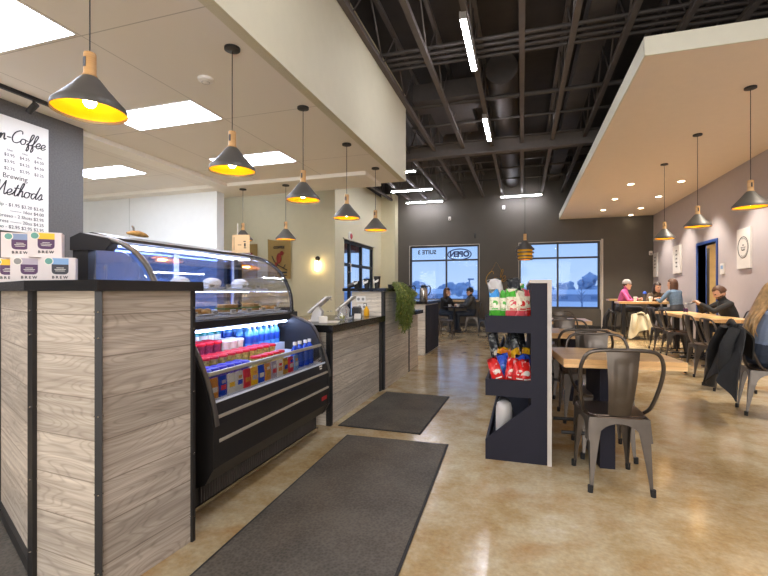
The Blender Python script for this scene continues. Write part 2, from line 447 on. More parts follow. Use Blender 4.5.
# ------------------------------------------------------------------ the setting
def grid_ceiling():
    m, t, p = newmat('ceiling_tiles'); N = t.nodes; L = t.links
    g = N.new('ShaderNodeNewGeometry'); sp = N.new('ShaderNodeSeparateXYZ'); L.new(g.outputs['Position'], sp.inputs[0])

    def line(o, off, step):
        a = N.new('ShaderNodeMath'); a.operation = 'ADD'; a.inputs[1].default_value = -off + 40 * step; L.new(sp.outputs[o], a.inputs[0])
        b = N.new('ShaderNodeMath'); b.operation = 'DIVIDE'; b.inputs[1].default_value = step; L.new(a.outputs[0], b.inputs[0])
        c = N.new('ShaderNodeMath'); c.operation = 'FRACT'; L.new(b.outputs[0], c.inputs[0])
        d = N.new('ShaderNodeMath'); d.operation = 'LESS_THAN'; d.inputs[1].default_value = .009 / step; L.new(c.outputs[0], d.inputs[0])
        return d.outputs[0]
    mx = N.new('ShaderNodeMath'); mx.operation = 'MAXIMUM'; L.new(line(0, -3.135, 1.19), mx.inputs[0]); L.new(line(1, 2.42, 1.65), mx.inputs[1])
    ml = N.new('ShaderNodeMath'); ml.operation = 'MULTIPLY'; ml.inputs[1].default_value = .5; L.new(mx.outputs[0], ml.inputs[0])
    c = N.new('ShaderNodeMix'); c.data_type = 'RGBA'; L.new(ml.outputs[0], c.inputs['Factor'])
    c.inputs['A'].default_value = lin('e2dbcf'); c.inputs['B'].default_value = lin('7d7464')
    L.new(c.outputs['Result'], p.inputs['Base Color']); p.inputs['Roughness'].default_value = .8
    return m


M['corridor_fill'] = emit('corridor_fill', 'ffe6bf', 30.0); M['beampaint'] = mat('beam_paint', 'eae5da', .75, var=.015); M['bulkhead'] = mat('bulkhead_paint', 'cdc6aa', .7, var=.015); M['cream_bright'] = mat('cream_paint_brightened', 'e0d8b6', .7, var=.015); M['tiles'] = grid_ceiling()  # back walls use the cream paint lightened to stand in for light
ZC, ZS, ZD = 3.1, 3.5, 5.3
S('floor', MB().b2(-9.4, 3.95, -5, 15.3, -.12, 0), 'floor')
S('ceiling', MB().b2(-9.4, 3.95, -5, 15.3, ZD, ZD + .1), 'deck')
S('ceiling_lower', MB().b2(-9.4, -1.93, -5, 7.3, ZC, ZC + .06), 'tiles')
S('wall_bulkhead', MB().b2(-2.02, -1.92, -5, 7.34, ZC, 4.58).b2(-9.4, -2.02, 7.3, 7.34, ZC, 4.58), 'bulkhead')
S('trim_1', MB().b2(-9.4, -2.36, 6.5, 7.3, ZC - .06, ZC).b2(-5.2, -4.95, 3.82, 6.5, ZC - .06, ZC), 'beampaint')
S('ceiling_soffit', MB().b2(1.16, 3.8, 4.86, 15.1, ZS, ZS + .02), 'soffit')
S('trim_2', MB().b2(1.14, 1.16, 4.84, 15.1, ZS, ZS + .185).b2(1.14, 3.8, 4.84, 4.86, ZS, ZS + .185), 'soffit_edge')
S('wall_back', MB().b2(-9.4, 3.95, -5.15, -5, 0, ZD), 'cream')
S('wall_kitchen_left', MB().b2(-9.4, -9.3, -5, 11, 0, ZD), 'whitew')
# menu wall, kitchen wall, cream wall, exterior left wall
S('wall_menu', MB().b2(-5.05, -4.9, -5, 3.82, 0, ZC), 'menuwall')
S('wall_kitchen', MB().b2(-9.3, -5.36, 6.75, 6.95, 0, ZC - .06), 'whitew')
S('trim_3', MB().b2(-7.435, -7.42, 6.744, 6.75, 0, ZC - .06), mat('seam_trim', 'c6c9c8', .5))
S('wall_cream', MB().b2(-9.4, -4.75, 10.7, 10.85, 0, ZD), 'cream_bright')
WY = (11.34, 11.87, 12.83, 13.89)
S('wall_left', MB().b2(-4.9, -4.75, 10.85, WY[0], 0, 4.5).b2(-4.9, -4.75, WY[3], 14.7, 0, 4.5).b2(-4.9, -4.75, WY[0], WY[3], 2.66, 4.5), 'cream_bright')
S('wall_left_upper', MB().b2(-4.9, -4.74, 10.85, 15.3, 4.5, ZD), 'deck')
S('wall_pilaster', MB().b2(-4.9, -4.24, 14.7, 15.1, 0, 4.6), 'cream_bright')
# far wall with two window openings
W1, W2 = (-3.8, -1.39, .88, 2.78), (-.09, 2.33, .64, 2.77)
mb = MB()
for x0, x1, z0, z1 in ((-4.9, W1[0], 0, ZD), (W1[1], W2[0], 0, ZD), (W2[1], 3.95, 0, ZD), (W1[0], W1[1], 0, W1[2]), (W1[0], W1[1], W1[3], ZD), (W2[0], W2[1], 0, W2[2]), (W2[0], W2[1], W2[3], ZD)):
    mb.b2(x0, x1, 15.1, 15.3, z0, z1)
S('wall_far', mb, 'dark')
# right wall with doorway
D0, D1, DH = 10.57, 11.58, 2.22
S('wall_right', MB().b2(3.8, 3.95, -5, D0, 0, ZD).b2(3.8, 3.95, D1, 15.3, 0, ZD).b2(3.8, 3.95, D0, D1, DH, ZD), 'mauve')
S('wall_corridor', MB().b2(5.1, 5.2, 9.6, 13.2, -.02, 2.6).b2(3.95, 5.1, 13.1, 13.2, -.02, 2.6).b2(3.95, 5.1, 9.6, 9.7, -.02, 2.6).b2(3.95, 5.2, 9.6, 13.2, 2.6, 2.7), 'beige')
S('floor_corridor', MB().b2(3.95, 5.2, 9.6, 13.2, -.12, 0), 'floor')
S('baseboard_far', MB().b2(-4.24, 3.8, 15.08, 15.1, 0, .1), 'black')
S('baseboard_right', MB().b2(3.785, 3.8, -5, D0 - .08, 0, .1).b2(3.785, 3.8, D1 + .08, 15.08, 0, .1), 'black')
S('trim_4', MB().b2(2.36, 2.42, 15.07, 15.1, 0, 2.83), 'trimw')

t = thing('corridor_fill_light', 'added small ceiling light brightening the corridor behind the blue doorway', 'ceiling light', (4.5, 11.2, 2.6))  # lamp added to brighten the dark doorway
MB().lathe([(0, 0), (.3, 0), (.3, -.02), (0, -.02)], n=20).build('light_base', 'white', t)
MB().lathe([(0, -.02), (.28, -.02), (.2, -.06), (0, -.07)], n=20).build('diffuser', 'corridor_fill', t)
dr = thing('door_1', 'dark blue framed doorway in the pale wall', 'door', (3.8, 0, 0), kind='structure')
MB().b2(-.02, .17, D0 - .06, D0, 0, DH + .06).b2(-.02, .17, D1, D1 + .06, 0, DH + .06).b2(-.02, .17, D0, D1, DH, DH + .06).build('door_frame', 'bluetrim', dr)
lf = MB().box((.21, D1 + .5, 1.08), (.045, .95, 2.16)).build('door_leaf', 'bronze', dr)
MB().tube([(.24, D1 + .86, 1.0), (.29, D1 + .86, 1.0), (.29, D1 + .75, 1.0)], .011).build('door_handle', 'chrome', lf)


def window(name, label, x0, x1, z0, z1, mull, trans, y=15.1):
    o = thing(name, label, 'window', ((x0 + x1) / 2, y, z0), kind='structure')
    c = (x0 + x1) / 2; H = z1 - z0; m = MB(); f = .055
    m.b2(x0 - c, x0 - c + f, .04, .12, 0, H).b2(x1 - c - f, x1 - c, .04, .12, 0, H).b2(x0 - c + f, x1 - c - f, .04, .12, 0, f).b2(x0 - c + f, x1 - c - f, .04, .12, H - f, H)
    m.b2(mull - c - f / 2, mull - c + f / 2, .04, .12, f, H - f)
    m.b2(x0 - c + f, mull - c - f / 2, .04, .12, trans - z0 - f / 2, trans - z0 + f / 2).b2(mull - c + f / 2, x1 - c - f, .04, .12, trans - z0 - f / 2, trans - z0 + f / 2)
    m.build('window_frame', 'bronze', o)
    t = .022
    MB().b2(x0 - c - t, x0 - c, -.02, .03, -t, H + t).b2(x1 - c, x1 - c + t, -.02, .03, -t, H + t).b2(x0 - c, x1 - c, -.02, .03, H, H + t).build('window_casing', 'trimw', o)
    for a, b in ((x0, mull), (mull, x1)):
        for p, q in ((z0, trans), (trans, z1)):
            MB().b2(a - c + .03, b - c - .03, .075, .085, p - z0 + .03, q - z0 - .03).build('window_pane', 'pane', o)
    return o


win1 = window('window_1', 'tall shopfront window with mirrored lettering behind the seated couple', *W1, -2.51, 2.27)
win2 = window('window_2', 'wide shopfront window beyond the shelf divider', *W2, 1.1, 2.27)
inkblue = mat('sign_blue', '1f2f63', .6)
M['inkblue'] = inkblue
# writing on the outside of the glass, read mirrored from indoors
mm = frame((-2.06, 15.17, 2.465), (-1, 0, 0)); mm.translation -= Vector((0, 0, 0))
o = text('OPEN', .26, 'inkblue', mm, name='open_lettering', align='CENTER', bold=.012); o.parent = win1; o.matrix_parent_inverse = Matrix.Translation(-win1.location)
ov = MB()
ov.tube([(-2.06 + .40 * math.cos(a), 15.17, 2.465 + .185 * math.sin(a)) for a in [2 * PI * k / 40 for k in range(40)]], .02, 6, closed=True)
o = ov.build('open_ring', 'inkblue', win1, smooth=60); o.matrix_parent_inverse = Matrix.Translation(-win1.location)
o = text('SUITE 3', .2, 'ink', frame((-3.2, 15.17, 2.56), (-1, 0, 0)), name='suite_lettering', align='CENTER', bold=.006); o.parent = win1; o.matrix_parent_inverse = Matrix.Translation(-win1.location)

w3 = thing('window_3', 'dark framed shopfront glazing in the cream side wall', 'window', (-4.75, 0, 0), kind='structure')
m = MB()
for y in WY: m.b2(-.11, -.03, y - .045, y + .045, 0, 2.66)
for a, b in zip(WY, WY[1:]):
    for z in (.1, 1.96, 2.62): m.b2(-.11, -.03, a + .045, b - .045, z - .045, z + .04)
m.build('window_frame', 'bronze', w3)
for a, b in zip(WY, WY[1:]):
    for p, q in ((.14, 1.92), (2.0, 2.58)): MB().b2(-.075, -.065, a + .03, b - .03, p, q).build('window_pane', 'pane', w3)
MB().tube([(-.03, 11.76, 1.75), (.03, 11.76, 1.75), (.03, 11.76, 2.0), (-.03, 11.76, 2.0)], .012).build('door_pull', 'white', w3)
S('trim_5', MB().b2(-4.76, -4.72, WY[0] - .1, WY[3] + .12, 2.66, 2.69), 'cream')

# ---- open dark ceiling
JX = (-1.88, -1.24, -.62, 0, .6, 1.22, 1.84, 2.46, 3.08, -2.5, -3.12, -3.74, -4.36)
for i, x in enumerate(JX):
    y0 = -5 if i < 9 else 7.4
    m = MB().b2(x - .035, x + .035, y0, 15.05, 4.35, 4.42).b2(x - .03, x + .03, y0, 15.05, 5.1, 5.16)
    y = y0 + .1; k = 0
    while y < 14.4:
        a, b = ((4.4, 5.12) if k % 2 == 0 else (5.12, 4.4))
        m.tube([(x, y, a), (x, y + .6, b)], .012, 4); y += .6; k += 1
    S('ceiling_joist', m, 'joist')
S('ceiling_girder', MB().b2(-4.7, 3.8, 9.68, 9.86, 4.2, 4.225).b2(-4.7, 3.8, 9.76, 9.78, 4.225, 4.48).b2(-4.7, 3.8, 9.68, 9.86, 4.48, 4.5), 'joist')
for z, y in ((4.62, 6.05), (4.62, 6.2), (4.62, 6.35), (4.62, 6.5), (4.55, 7.8), (4.6, 8.9), (4.6, 11.2), (4.6, 12.5), (4.6, 13.7), (4.6, 3.8)):
    S('ceiling_conduit', MB().tube([(-2.2, y, z), (3.7, y + .03, z)], .028 if z > 4.58 else .04, 8), 'duct', smooth=60)
S('ceiling_duct', MB().tube([(-.32, 7.4, 4.85), (-.32, 14.9, 4.85)], .26, 18), 'duct', smooth=60)
S('ceiling_duct', MB().b2(-1.85, -.7, 7.55, 8.15, 4.55, 4.85).b2(-1.7, -.9, 8.15, 9.6, 4.65, 4.9).b2(.8, 1.1, 5, 14.9, 4.7, 4.95), 'duct')
S('ceiling_purlin', MB().b2(-1.9, -.0, 11.0, 11.1, 4.95, 5.25).b2(-4.5, 3.7, 13.0, 13.1, 4.95, 5.3).b2(-1.9, 3.7, 4.6, 4.7, 4.95, 5.3), 'joist')

# ---- exterior beyond the glass
M['awning'] = mat('awning_red', '9a5a48', .7)
S('awning_outside', MB().b2(-5.6, -4.95, 11.0, 13.1, 2.42, 2.9), 'awning')
S('ground_outside', MB().b2(-90, 90, 15.3, 140, -.3, -.15).b2(-60, -9.4, -20, 15.3, -.3, -.15), 'snow')
S('road_outside', MB().b2(-70, 70, 19, 23, -.15, -.13), 'asphalt')


# ------------------------------------------------------------------ ceiling lights
def troffer(x, y, label, hidden=False):
    t = thing('ceiling_light', label, 'ceiling light', (x, y, ZC), group='recessed ceiling panels')
    m = MB(); a, b = .58, .25
    m.b2(-a, a, -b, -b + .012, -.006, 0).b2(-a, a, b - .012, b, -.006, 0).b2(-a, -a + .012, -b + .012, b - .012, -.006, 0).b2(a - .012, a, -b + .012, b - .012, -.006, 0)
    m.build('light_frame', 'white', t)
    MB().b2(-a + .012, a - .012, -b + .012, b - .012, -.004, -.001).build('diffuser', 'panel', t)
    return t


troffer(-3.72, 2.15, 'bright recessed light panel cut by the top left of the photo')
troffer(-3.72, 3.81, 'bright recessed light panel behind the biggest hanging lamp')
troffer(-3.72, 5.47, 'bright recessed light panel above the second hanging lamp along the counter')
troffer(-6.35, 5.33, 'bright recessed light panel over the back room past the dark menu wall')
for x, y in ((-3.72, .5), (-3.72, -1.15), (-3.72, -2.8), (-7.2, 3.0)):
    troffer(x, y, 'recessed light panel out of view in the lower ceiling')


def strip(x, y, L, rz, z, label):
    t = thing('strip_light', label, 'strip light', (x, y, z), rz, 'linear strip lights in the dark ceiling')
    MB().b2(-L / 2, L / 2, -.035, .035, .02, .075).b2(-L / 2 - .025, -L / 2, -.037, .037, .0, .08).b2(L / 2, L / 2 + .025, -.037, .037, .0, .08).build('housing', 'grey', t)
    MB().b2(-L / 2, L / 2, -.032, .032, 0, .02).build('diffuser', 'strip', t)
    m = MB()
    for s in (-1, 1): m.tube([(s * L * .42, 0, .075), (s * L * .42, 0, ZD - z)], .004, 4)
    m.build('hanger', 'cord', t)
    return t


strip(-.64, 5.6, 1.22, PI / 2, 4.28, 'long glowing strip light nearest the top edge of the dark ceiling')
strip(-.64, 8.6, 1.22, PI / 2, 4.28, 'glowing strip light running lengthwise just before the steel girder')
strip(-.03, 14.7, 1.24, 0, 4.24, 'glowing strip light against the far wall above the hive shaped lamp')
strip(-3.2, 12.92, 1.26, 0, 4.24, 'crosswise strip light one step in front of the far left strip light')
strip(-3.2, 14.72, 1.26, 0, 4.24, 'crosswise strip light against the far wall over the lettered window')
strip(-3.2, 10.85, 1.22, 0, 4.24, 'crosswise strip light mostly hidden by the end of the cream bulkhead')
strip(-7.0, 8.9, 1.22, 0, 4.24, 'added strip light, unseen, brightening the back room')  # added behind the bulkhead to brighten the cream back wall
for x, y in ((-.64, 2.3), (-.64, -1), (-.64, -3.6), (2.4, 2.3), (2.4, -1), (2.4, -3.6)):  # unseen strips added to even out the room light
    strip(x, y, 1.22, PI / 2, 4.28, 'added strip light, unseen, for even fill from the dark ceiling')

k = 0
for x, y, where in ((2.23, 10.56, 'nearest of the row along the soffit edge'), (3.18, 10.6, 'nearest of the row along the pale wall'), (2.22, 12.16, 'second of the row along the soffit edge'),
                    (3.17, 12.15, 'second of the row along the pale wall'), (2.2, 13.7, 'third of the row along the soffit edge'), (3.14, 13.7, 'third of the row along the pale wall'), (3.14, 15.0 - .15, 'last of the row, by the far corner')):
    t = thing('downlight', 'small round glowing downlight in the soffit, ' + where, 'downlight', (x, y, ZS), group='downlights in the right soffit')
    MB().lathe([(.065, -.001), (.085, -.001), (.085, -.008), (.065, -.008)], n=20).build('rim', 'white', t)
    MB().lathe([(0, -.002), (.066, -.002), (.066, -.004), (0, -.004)], n=20).build('lens', 'down', t)
for y in (1.5, 4.9 + .5, 7.2, 8.9, 10.6, 12.15, 13.7):  # nearer beams have no downlight above; added to brighten the right wall
    for x in (3.17,):
        ld = bpy.data.lights.new('downlight_fill_beam', 'SPOT'); ld.energy = 110; ld.spot_size = 1.5; ld.spot_blend = .6; ld.color = (1, .91, .8); ld.shadow_soft_size = .06
        o = bpy.data.objects.new('downlight_fill_beam', ld); C.objects.link(o); o.location = (x, y, ZS - .02 if y > 4.8 else 4.2)
for y in (10.56, 12.16, 13.7):
    ld = bpy.data.lights.new('downlight_fill_beam', 'SPOT'); ld.energy = 80; ld.spot_size = 1.5; ld.spot_blend = .6; ld.color = (1, .91, .8); ld.shadow_soft_size = .06
    o = bpy.data.objects.new('downlight_fill_beam', ld); C.objects.link(o); o.location = (2.2, y, ZS - .02)


# ------------------------------------------------------------------ hanging lamps
def pendant(loc, drop, label, group):
    """loc at the ceiling; drop = rim height below it"""
    t = thing('pendant_lamp', label, 'hanging lamp', loc, 0, group)
    MB().lathe([(0, 0), (.06, 0), (.06, -.018), (.02, -.028), (0, -.028)], n=20).build('canopy', 'black', t, smooth=40)
    z = -drop
    MB().tube([(0, 0, -.02), (0, 0, z + .30)], .0035, 6).build('cord', 'cord', t)
    MB().lathe([(0, z + .31), (.028, z + .31), (.03, z + .30), (.03, z + .2), (.036, z + .19), (.036, z + .175), (0, z + .175)], n=16).box((.0, -.0295, z + .255), (.016, .004, .05), mi=1).build('neck', ['neck', 'black'], t, smooth=40)
    pr = [(.036, .185), (.05, .172), (.09, .12), (.15, .052), (.172, .028), (.175, .0)]
    MB().lathe([(r, z + a) for r, a in pr] + [(.172, z), (.169, z + .026), (.147, z + .046), (.087, z + .113), (.047, z + .165), (0, z + .168)], n=40).build('lamp_shade', 'shade', t, smooth=50)
    MB().lathe([(.1725, z + .001), (.1685, z + .026), (.1465, z + .045), (.0865, z + .112), (.0465, z + .164), (0, z + .167)][::-1], n=40).build('shade_lining', 'gold', t, smooth=60)
    b = MB().lathe([(0, z + .025), (.018, z + .03), (.03, z + .048), (.03, z + .062), (.018, z + .09), (.013, z + .1)], n=16)
    b.build('bulb', 'bulb', t, smooth=60)
    MB().lathe([(.014, z + .1), (.018, z + .1), (.018, z + .165), (.014, z + .165)], n=12).build('bulb_socket', 'black', t)
    return t


gl = 'black cone lamps over the counters'
LB = ['biggest black cone lamp, hanging over the near coffee bar', 'second black cone lamp along the counter, over the pastry case', 'third black cone lamp along the counter, in front of the last light panel',
      'fourth black cone lamp along the counter, left of the mirrored window line', 'fifth and smallest black cone lamp at the end of the cream bulkhead']
for i, y in enumerate((1.72, 2.9, 4.06, 5.24, 6.4)):
    pendant((-2.16, y, ZC), ZC - 2.135, LB[i], gl)
pendant((-4.80, 6.75, ZC - .06), .93, 'black cone lamp deep behind the pastry case beside the white wall', gl)
pendant((-3.91, 6.72, ZC - .06), .95, 'black cone lamp deep behind the case in front of the bird poster', gl)
LR = ['nearest black cone lamp under the right soffit, beside the round print', 'middle black cone lamp under the right soffit', 'farthest black cone lamp under the right soffit']
for i, y in enumerate((5.95, 7.51, 9.08)):
    pendant((2.46, y, ZS), ZS - 2.14, LR[i], 'black cone lamps over the seating')

t = thing('pendant_lamp', 'hive shaped black lamp with gold slots hanging over the aisle', 'hanging lamp', (.06, 9.9, 4.35))
MB().lathe([(0, 0), (.05, 0), (.05, -.03), (0, -.03)], n=16).build('canopy', 'black', t)
MB().tube([(0, 0, -.03), (0, 0, -1.92)], .006, 6).build('cord', 'cord', t)
MB().lathe([(0, -1.92), (.035, -1.92), (.035, -2.07), (0, -2.07)], n=16).build('neck', 'neck', t, smooth=40)
MB().lathe([(.04, -2.06), (.08, -2.12), (.2, -2.25), (.2, -2.265), (.07, -2.13), (.03, -2.08)], n=32).build('lamp_shade', 'shade', t, smooth=40)
MB().lathe([(.05, -2.2), (.155, -2.26), (.15, -2.47), (.14, -2.47), (.145, -2.27), (.04, -2.21)], n=32).build('shade_lining', 'gold', t, smooth=40)
for a, r in ((-2.325, .19), (-2.405, .18), (-2.47, .165)):
    MB().lathe([(r - .03, a + .022), (r, a + .012), (r, a - .012), (r - .03, a - .006)], n=32).lathe([(.0, a), (.012, a), (.012, a - .004), (0, a - .004)], n=6).build('fin', 'shade', t, smooth=30)
MB().lathe([(0, -2.36), (.03, -2.34), (.03, -2.3), (.012, -2.26)], n=12).build('bulb', 'bulb', t)


def W(mb, name, m, root, **k):
    """part given in world coordinates under an unrotated root"""
    return mb.xf(Matrix.Translation(-root.location)).build(name, m, root, **k)


# ------------------------------------------------------------------ near coffee bar
A_, B_, C_, D_, E_ = (-1.51, 1.73), (-1.55, 1.27), (-1.94, 1.30), (-2.69, 1.63), (-3.5, 1.99)
bar = thing('coffee_bar', 'tall bar of pale washed boards with black corner posts at the near left', 'counter', (-2.0, 1.55, 0))
body = [A_, B_, C_, D_, E_, (-3.5, 2.33), (-2.72, 1.99), (-2.3, 1.78), (-1.95, 1.735)]
W(MB().prism(body, 'z', 0, 1.2), 'bar_body', 'plank', bar, uvoff=(.4, .03))


def post(p, ang, w_, z1=1.2, z0=0.0):
    m = MB().box((p[0], p[1], (z0 + z1) / 2), (w_, w_, z1 - z0), (0, 0, ang))
    dx = Vector((math.cos(ang), math.sin(ang), 0)); dy = Vector((-dx.y, dx.x, 0))
    for z in (.12, .42, .72, 1.02, 1.12):
        for s in (dx, -dx, dy, -dy):
            m.ico(Vector((p[0], p[1], z)) + s * (w_ / 2), .0045, 1, mi=1)
    return m


for p, a, w_ in ((B_, .78, .024), (C_, -.1, .034), ((-1.512, 1.724), .05, .022), ((-2.69, 1.64), .4, .042)):
    W(post(p, a, w_), 'corner_post', ['black', 'chrome'], bar)
dd = Vector((D_[0] - C_[0], D_[1] - C_[1], 0)); an = math.atan2(dd.y, dd.x)
W(MB().box((C_[0] + dd.x * .5, C_[1] + dd.y * .5, .035), (dd.length, .035, .07), (0, 0, an)), 'kick_trim', 'black', bar)
top = [(-1.475, 1.76), (-1.515, 1.235), (-1.945, 1.262), (-2.71, 1.595), (-3.55, 1.97), (-3.5, 2.36), (-2.72, 2.01), (-2.56, 1.89), (-1.95, 1.765)]
o = MB().prism(top, 'z', 1.2, 1.243).build('countertop', 'blackgloss'); tag(o, 'black countertop slab on the tall near coffee bar', 'countertop')
o = MB().box((-2.32, 1.22, .008), (1.1, .42, .014), (0, 0, an)).build('floor_mat', 'mat'); tag(o, 'small dark rubber mat at the foot of the near bar, bottom left corner', 'mat')


def brew_box(loc, rz, top_c, low_c, badge, label):
    """box with a window printed on its face; local -Y is the front"""
    t = thing('coffee_box', label, 'box', loc, rz, 'pod coffee boxes on the near bar')
    a, d, h = .0725, .045, .133
    MB().b2(-a, a, -d, d, 0, h, .001).build('carton', 'paper_box', t)
    def lab(pts, c, y, nm):
        MB().prism([p for p in pts], 'y', -d - y, -d + .0004).build(nm, c, t)
    lab([(-.03, .076), (.042, .076), (.042, .128), (-.03, .128)], top_c, .0008, 'printed_top')
    rr = [(-.03, .096)] + [(-.03 + .018 * (1 - math.cos(q)), .062 - .018 * math.sin(q)) for q in (0, .5, 1.0, 1.57)] + [(.042 - .018 * (1 - math.cos(q)), .062 - .018 * math.sin(q)) for q in (1.57, 1.0, .5, 0)] + [(.042, .096)]
    lab(rr, low_c, .0012, 'printed_band')
    cx = -.042
    lab([(cx + .02 * math.cos(q), .112 + .02 * math.sin(q)) for q in [k * PI / 10 for k in range(20)]], 'paper', .0014, 'badge_ring')
    lab([(cx + .016 * math.cos(q), .112 + .016 * math.sin(q)) for q in [k * PI / 10 for k in range(20)]], badge, .0018, 'badge')
    for z, w_ in ((.078, .016), (.07, .024), (.062, .02)):
        lab([(.006 - w_, z - .0012), (.006 + w_, z - .0012), (.006 + w_, z + .001), (.006 - w_, z + .001)], 'paper', .0016, 'printed_line')
    m_ = Matrix.Translation((0.005, -d - .001, .028)) @ Euler((PI / 2, 0, 0)).to_matrix().to_4x4()
    o = text('B R E W', .019, 'ink', Matrix(), t, 'brew_lettering', 'CENTER', bold=.0006); o.matrix_local = m_
    return t


M['paper_box'] = mat('carton_white', 'ddd2cd', .6, var=.02); M['plum'] = mat('plum_print', '4b2350', .5); M['charc'] = mat('charcoal_print', '2d2a33', .5)
M['gold_print'] = mat('ochre_print', 'b98a2c', .5, var=.3, scale=40); M['lightblue'] = mat('light_blue_print', '7fa6cf', .5); M['yellow'] = mat('yellow_print', 'f2bd10', .5); M['lilac'] = mat('lilac_print', 'b3a6b2', .5); M['teal'] = mat('teal_print', '5f9c8c', .5)
M['steelblue'] = mat('steel_blue_print', '7d8fb0', .5)
zt = 1.243
brew_box((-2.345, 1.70, zt), YAW + .5, 'lightblue', 'charc', 'teal', 'white coffee carton with light blue and charcoal print, right end of the lower row')
brew_box((-2.505, 1.655, zt), YAW + .5, 'lilac', 'plum', 'grey', 'white coffee carton with grey and plum print, middle of the lower row')
brew_box((-2.67, 1.66, zt), YAW + .5, 'yellow', 'plum', 'teal', 'white coffee carton with yellow and plum print at the left end of the lower row')
brew_box((-2.425, 1.685, zt + .1335), YAW + .5, 'yellow', 'plum', 'teal', 'white coffee carton with yellow and plum print, right one of the upper pair')
brew_box((-2.585, 1.662, zt + .1335), YAW + .5, 'steelblue', 'plum', 'teal', 'white coffee carton with slate blue top print, left one of the upper pair')

# ------------------------------------------------------------------ refrigerated display case
Y0, Y1 = 1.9, 3.36
M['doorglass'] = glass('door_glass_led_tint', '9db9ef', .05); M['brushed'] = mat('brushed_metal', 'c9c0ae', .42, .6, var=.03); M['card_cream'] = mat('card_cream', 'd9bd92', .6); M['redplate'] = mat('red_plate', 'b3262c', .4); M['kick'] = mat('brown_kick', '4a3a30', .6); M['rimgrey'] = mat('rim_grey', '6b665f', .3, .6); M['topcap'] = mat('case_top', '3b3631', .3)  # sliding door glass tinted blue to stand in for reflected LED light
case = thing('display_case', 'black refrigerated display case with curved glass above an open drinks shelf', 'display case', (-2.05, 2.63, 0))
low = [(-2.5, .15), (-2.5, 1.0), (-1.89, .995), (-1.70, .92), (-1.61, .77), (-1.55, .59), (-1.53, .49), (-1.53, .27), (-1.585, .18), (-1.66, .15)]
for y, nm in ((Y0, 'a'), (Y1 - .045, 'b')):
    W(MB().prism(low, 'y', y, y + .045), 'end_panel', 'black', case)
    rim = [(-1.885, .995), (-1.70, .925), (-1.605, .77), (-1.543, .59), (-1.523, .49)]
    rim = [(p.x, p.z) for p in catmull([(x, 0, z) for x, z in rim], 5)]
    W(MB().tube([(x, y + .0225, z) for x, z in rim], .005, 6, flat=(1, 3.6)), 'panel_edge', 'rimgrey', case, smooth=60)
fas = [(-1.565, .61), (-1.548, .55), (-1.535, .49), (-1.535, .27), (-1.59, .18), (-1.66, .155)]
W(MB().sheet(fas, 'y', Y0 + .045, Y1 - .045, -.02), 'fascia', 'black', case)
for z in (.53, .405):
    W(MB().b2(-1.545 + (.004 if z < .5 else -.006), -1.526 + (.002 if z < .5 else -.006), Y0 + .045, Y1 - .045, z - .008, z + .008, .003), 'chrome_strip', 'brushed', case)
W(MB().b2(-1.535, -1.5325, Y1 - .16, Y1 - .07, .315, .345), 'badge', 'redplate', case)
W(MB().b2(-2.5, -1.66, Y0 + .01, Y1 - .01, .045, .15), 'base_frame', 'black', case)
g = MB()
yy = Y0 + .05
while yy < Y1 - .06: g.b2(-1.662, -1.652, yy, yy + .01, .055, .145); yy += .022
W(g, 'vent_grille', 'duct', case)
W(MB().b2(-1.675, -1.645, Y0, Y1, .03, .05), 'base_strip', 'chrome', case)
W(MB().b2(-2.5, -1.69, Y0 + .02, Y1 - .02, 0, .03), 'kick_plate', 'kick', case)
# mid band, upper deck
W(MB().prism([(-2.45, .955), (-1.9, .955), (-1.885, .965), (-1.885, 1.01), (-1.9, 1.02), (-2.45, 1.02)], 'y', Y0 + .045, Y1 - .045), 'middle_band', 'black', case)
W(MB().b2(-2.42, -1.91, Y0 + .05, Y1 - .05, 1.02, 1.035), 'upper_deck', 'casewhite', case)
W(MB().b2(-2.47, -2.43, Y0 + .03, Y1 - .03, .62, 1.0), 'back_panel', 'caseback', case)
for q in range(2):
    a_ = Y0 + .05 + q * (Y1 - Y0 - .1) / 2; b_ = a_ + (Y1 - Y0 - .1) / 2
    dr_ = W(MB().b2(-2.455, -2.448, a_, b_, 1.02, 1.5), 'sliding_door', 'doorglass', case)
    MB().b2(-.41, -.395, a_ - 2.63, a_ - 2.605, 1.02, 1.5).b2(-.41, -.395, b_ - 2.655, b_ - 2.63, 1.02, 1.5).b2(-.41, -.395, a_ - 2.605, b_ - 2.655, 1.02, 1.045).b2(-.41, -.395, a_ - 2.605, b_ - 2.655, 1.475, 1.5).build('door_frame', 'casewhite', dr_)
W(MB().b2(-2.40, -2.10, Y0 + .06, Y1 - .06, 1.205, 1.213), 'glass_shelf', 'glass', case)
W(MB().b2(-2.10, -2.092, Y0 + .06, Y1 - .06, 1.196, 1.218), 'shelf_rail', 'casewhite', case)
up = [(-2.42, 1.525), (-2.25, 1.495), (-2.11, 1.445), (-2.0, 1.36), (-1.93, 1.25), (-1.895, 1.14), (-1.89, 1.015)]
upc = [(p.x, p.z) for p in catmull([(x, 0, z) for x, z in up], 5)]
W(MB().sheet(upc, 'y', Y0 + .03, Y1 - .03, .006), 'curved_glass', 'glass', case, smooth=60)
for y in (Y0 + .015, Y1 - .015):
    W(MB().tube([(x, y, z) for x, z in upc], .016, 8), 'glass_rim', 'black' if y > 2.5 else 'rimgrey', case, smooth=60)
W(MB().prism([(-2.43, 1.02)] + [(x - .02, z - .02) for x, z in upc if x < -1.9] + [(-1.91, 1.02)], 'y', Y1 - .02, Y1 - .014), 'end_glass', 'glass', case)
W(MB().prism([(-2.40, 1.02)] + [(x - .03, z - .03) for x, z in upc if -2.36 < x < -1.9] + [(-1.92, 1.02)], 'y', Y0 + .014, Y0 + .02), 'end_glass', 'glass', case)
W(MB().b2(-2.52, -2.40, Y0, Y0 + .05, .15, 1.5), 'rear_post', 'black', case)
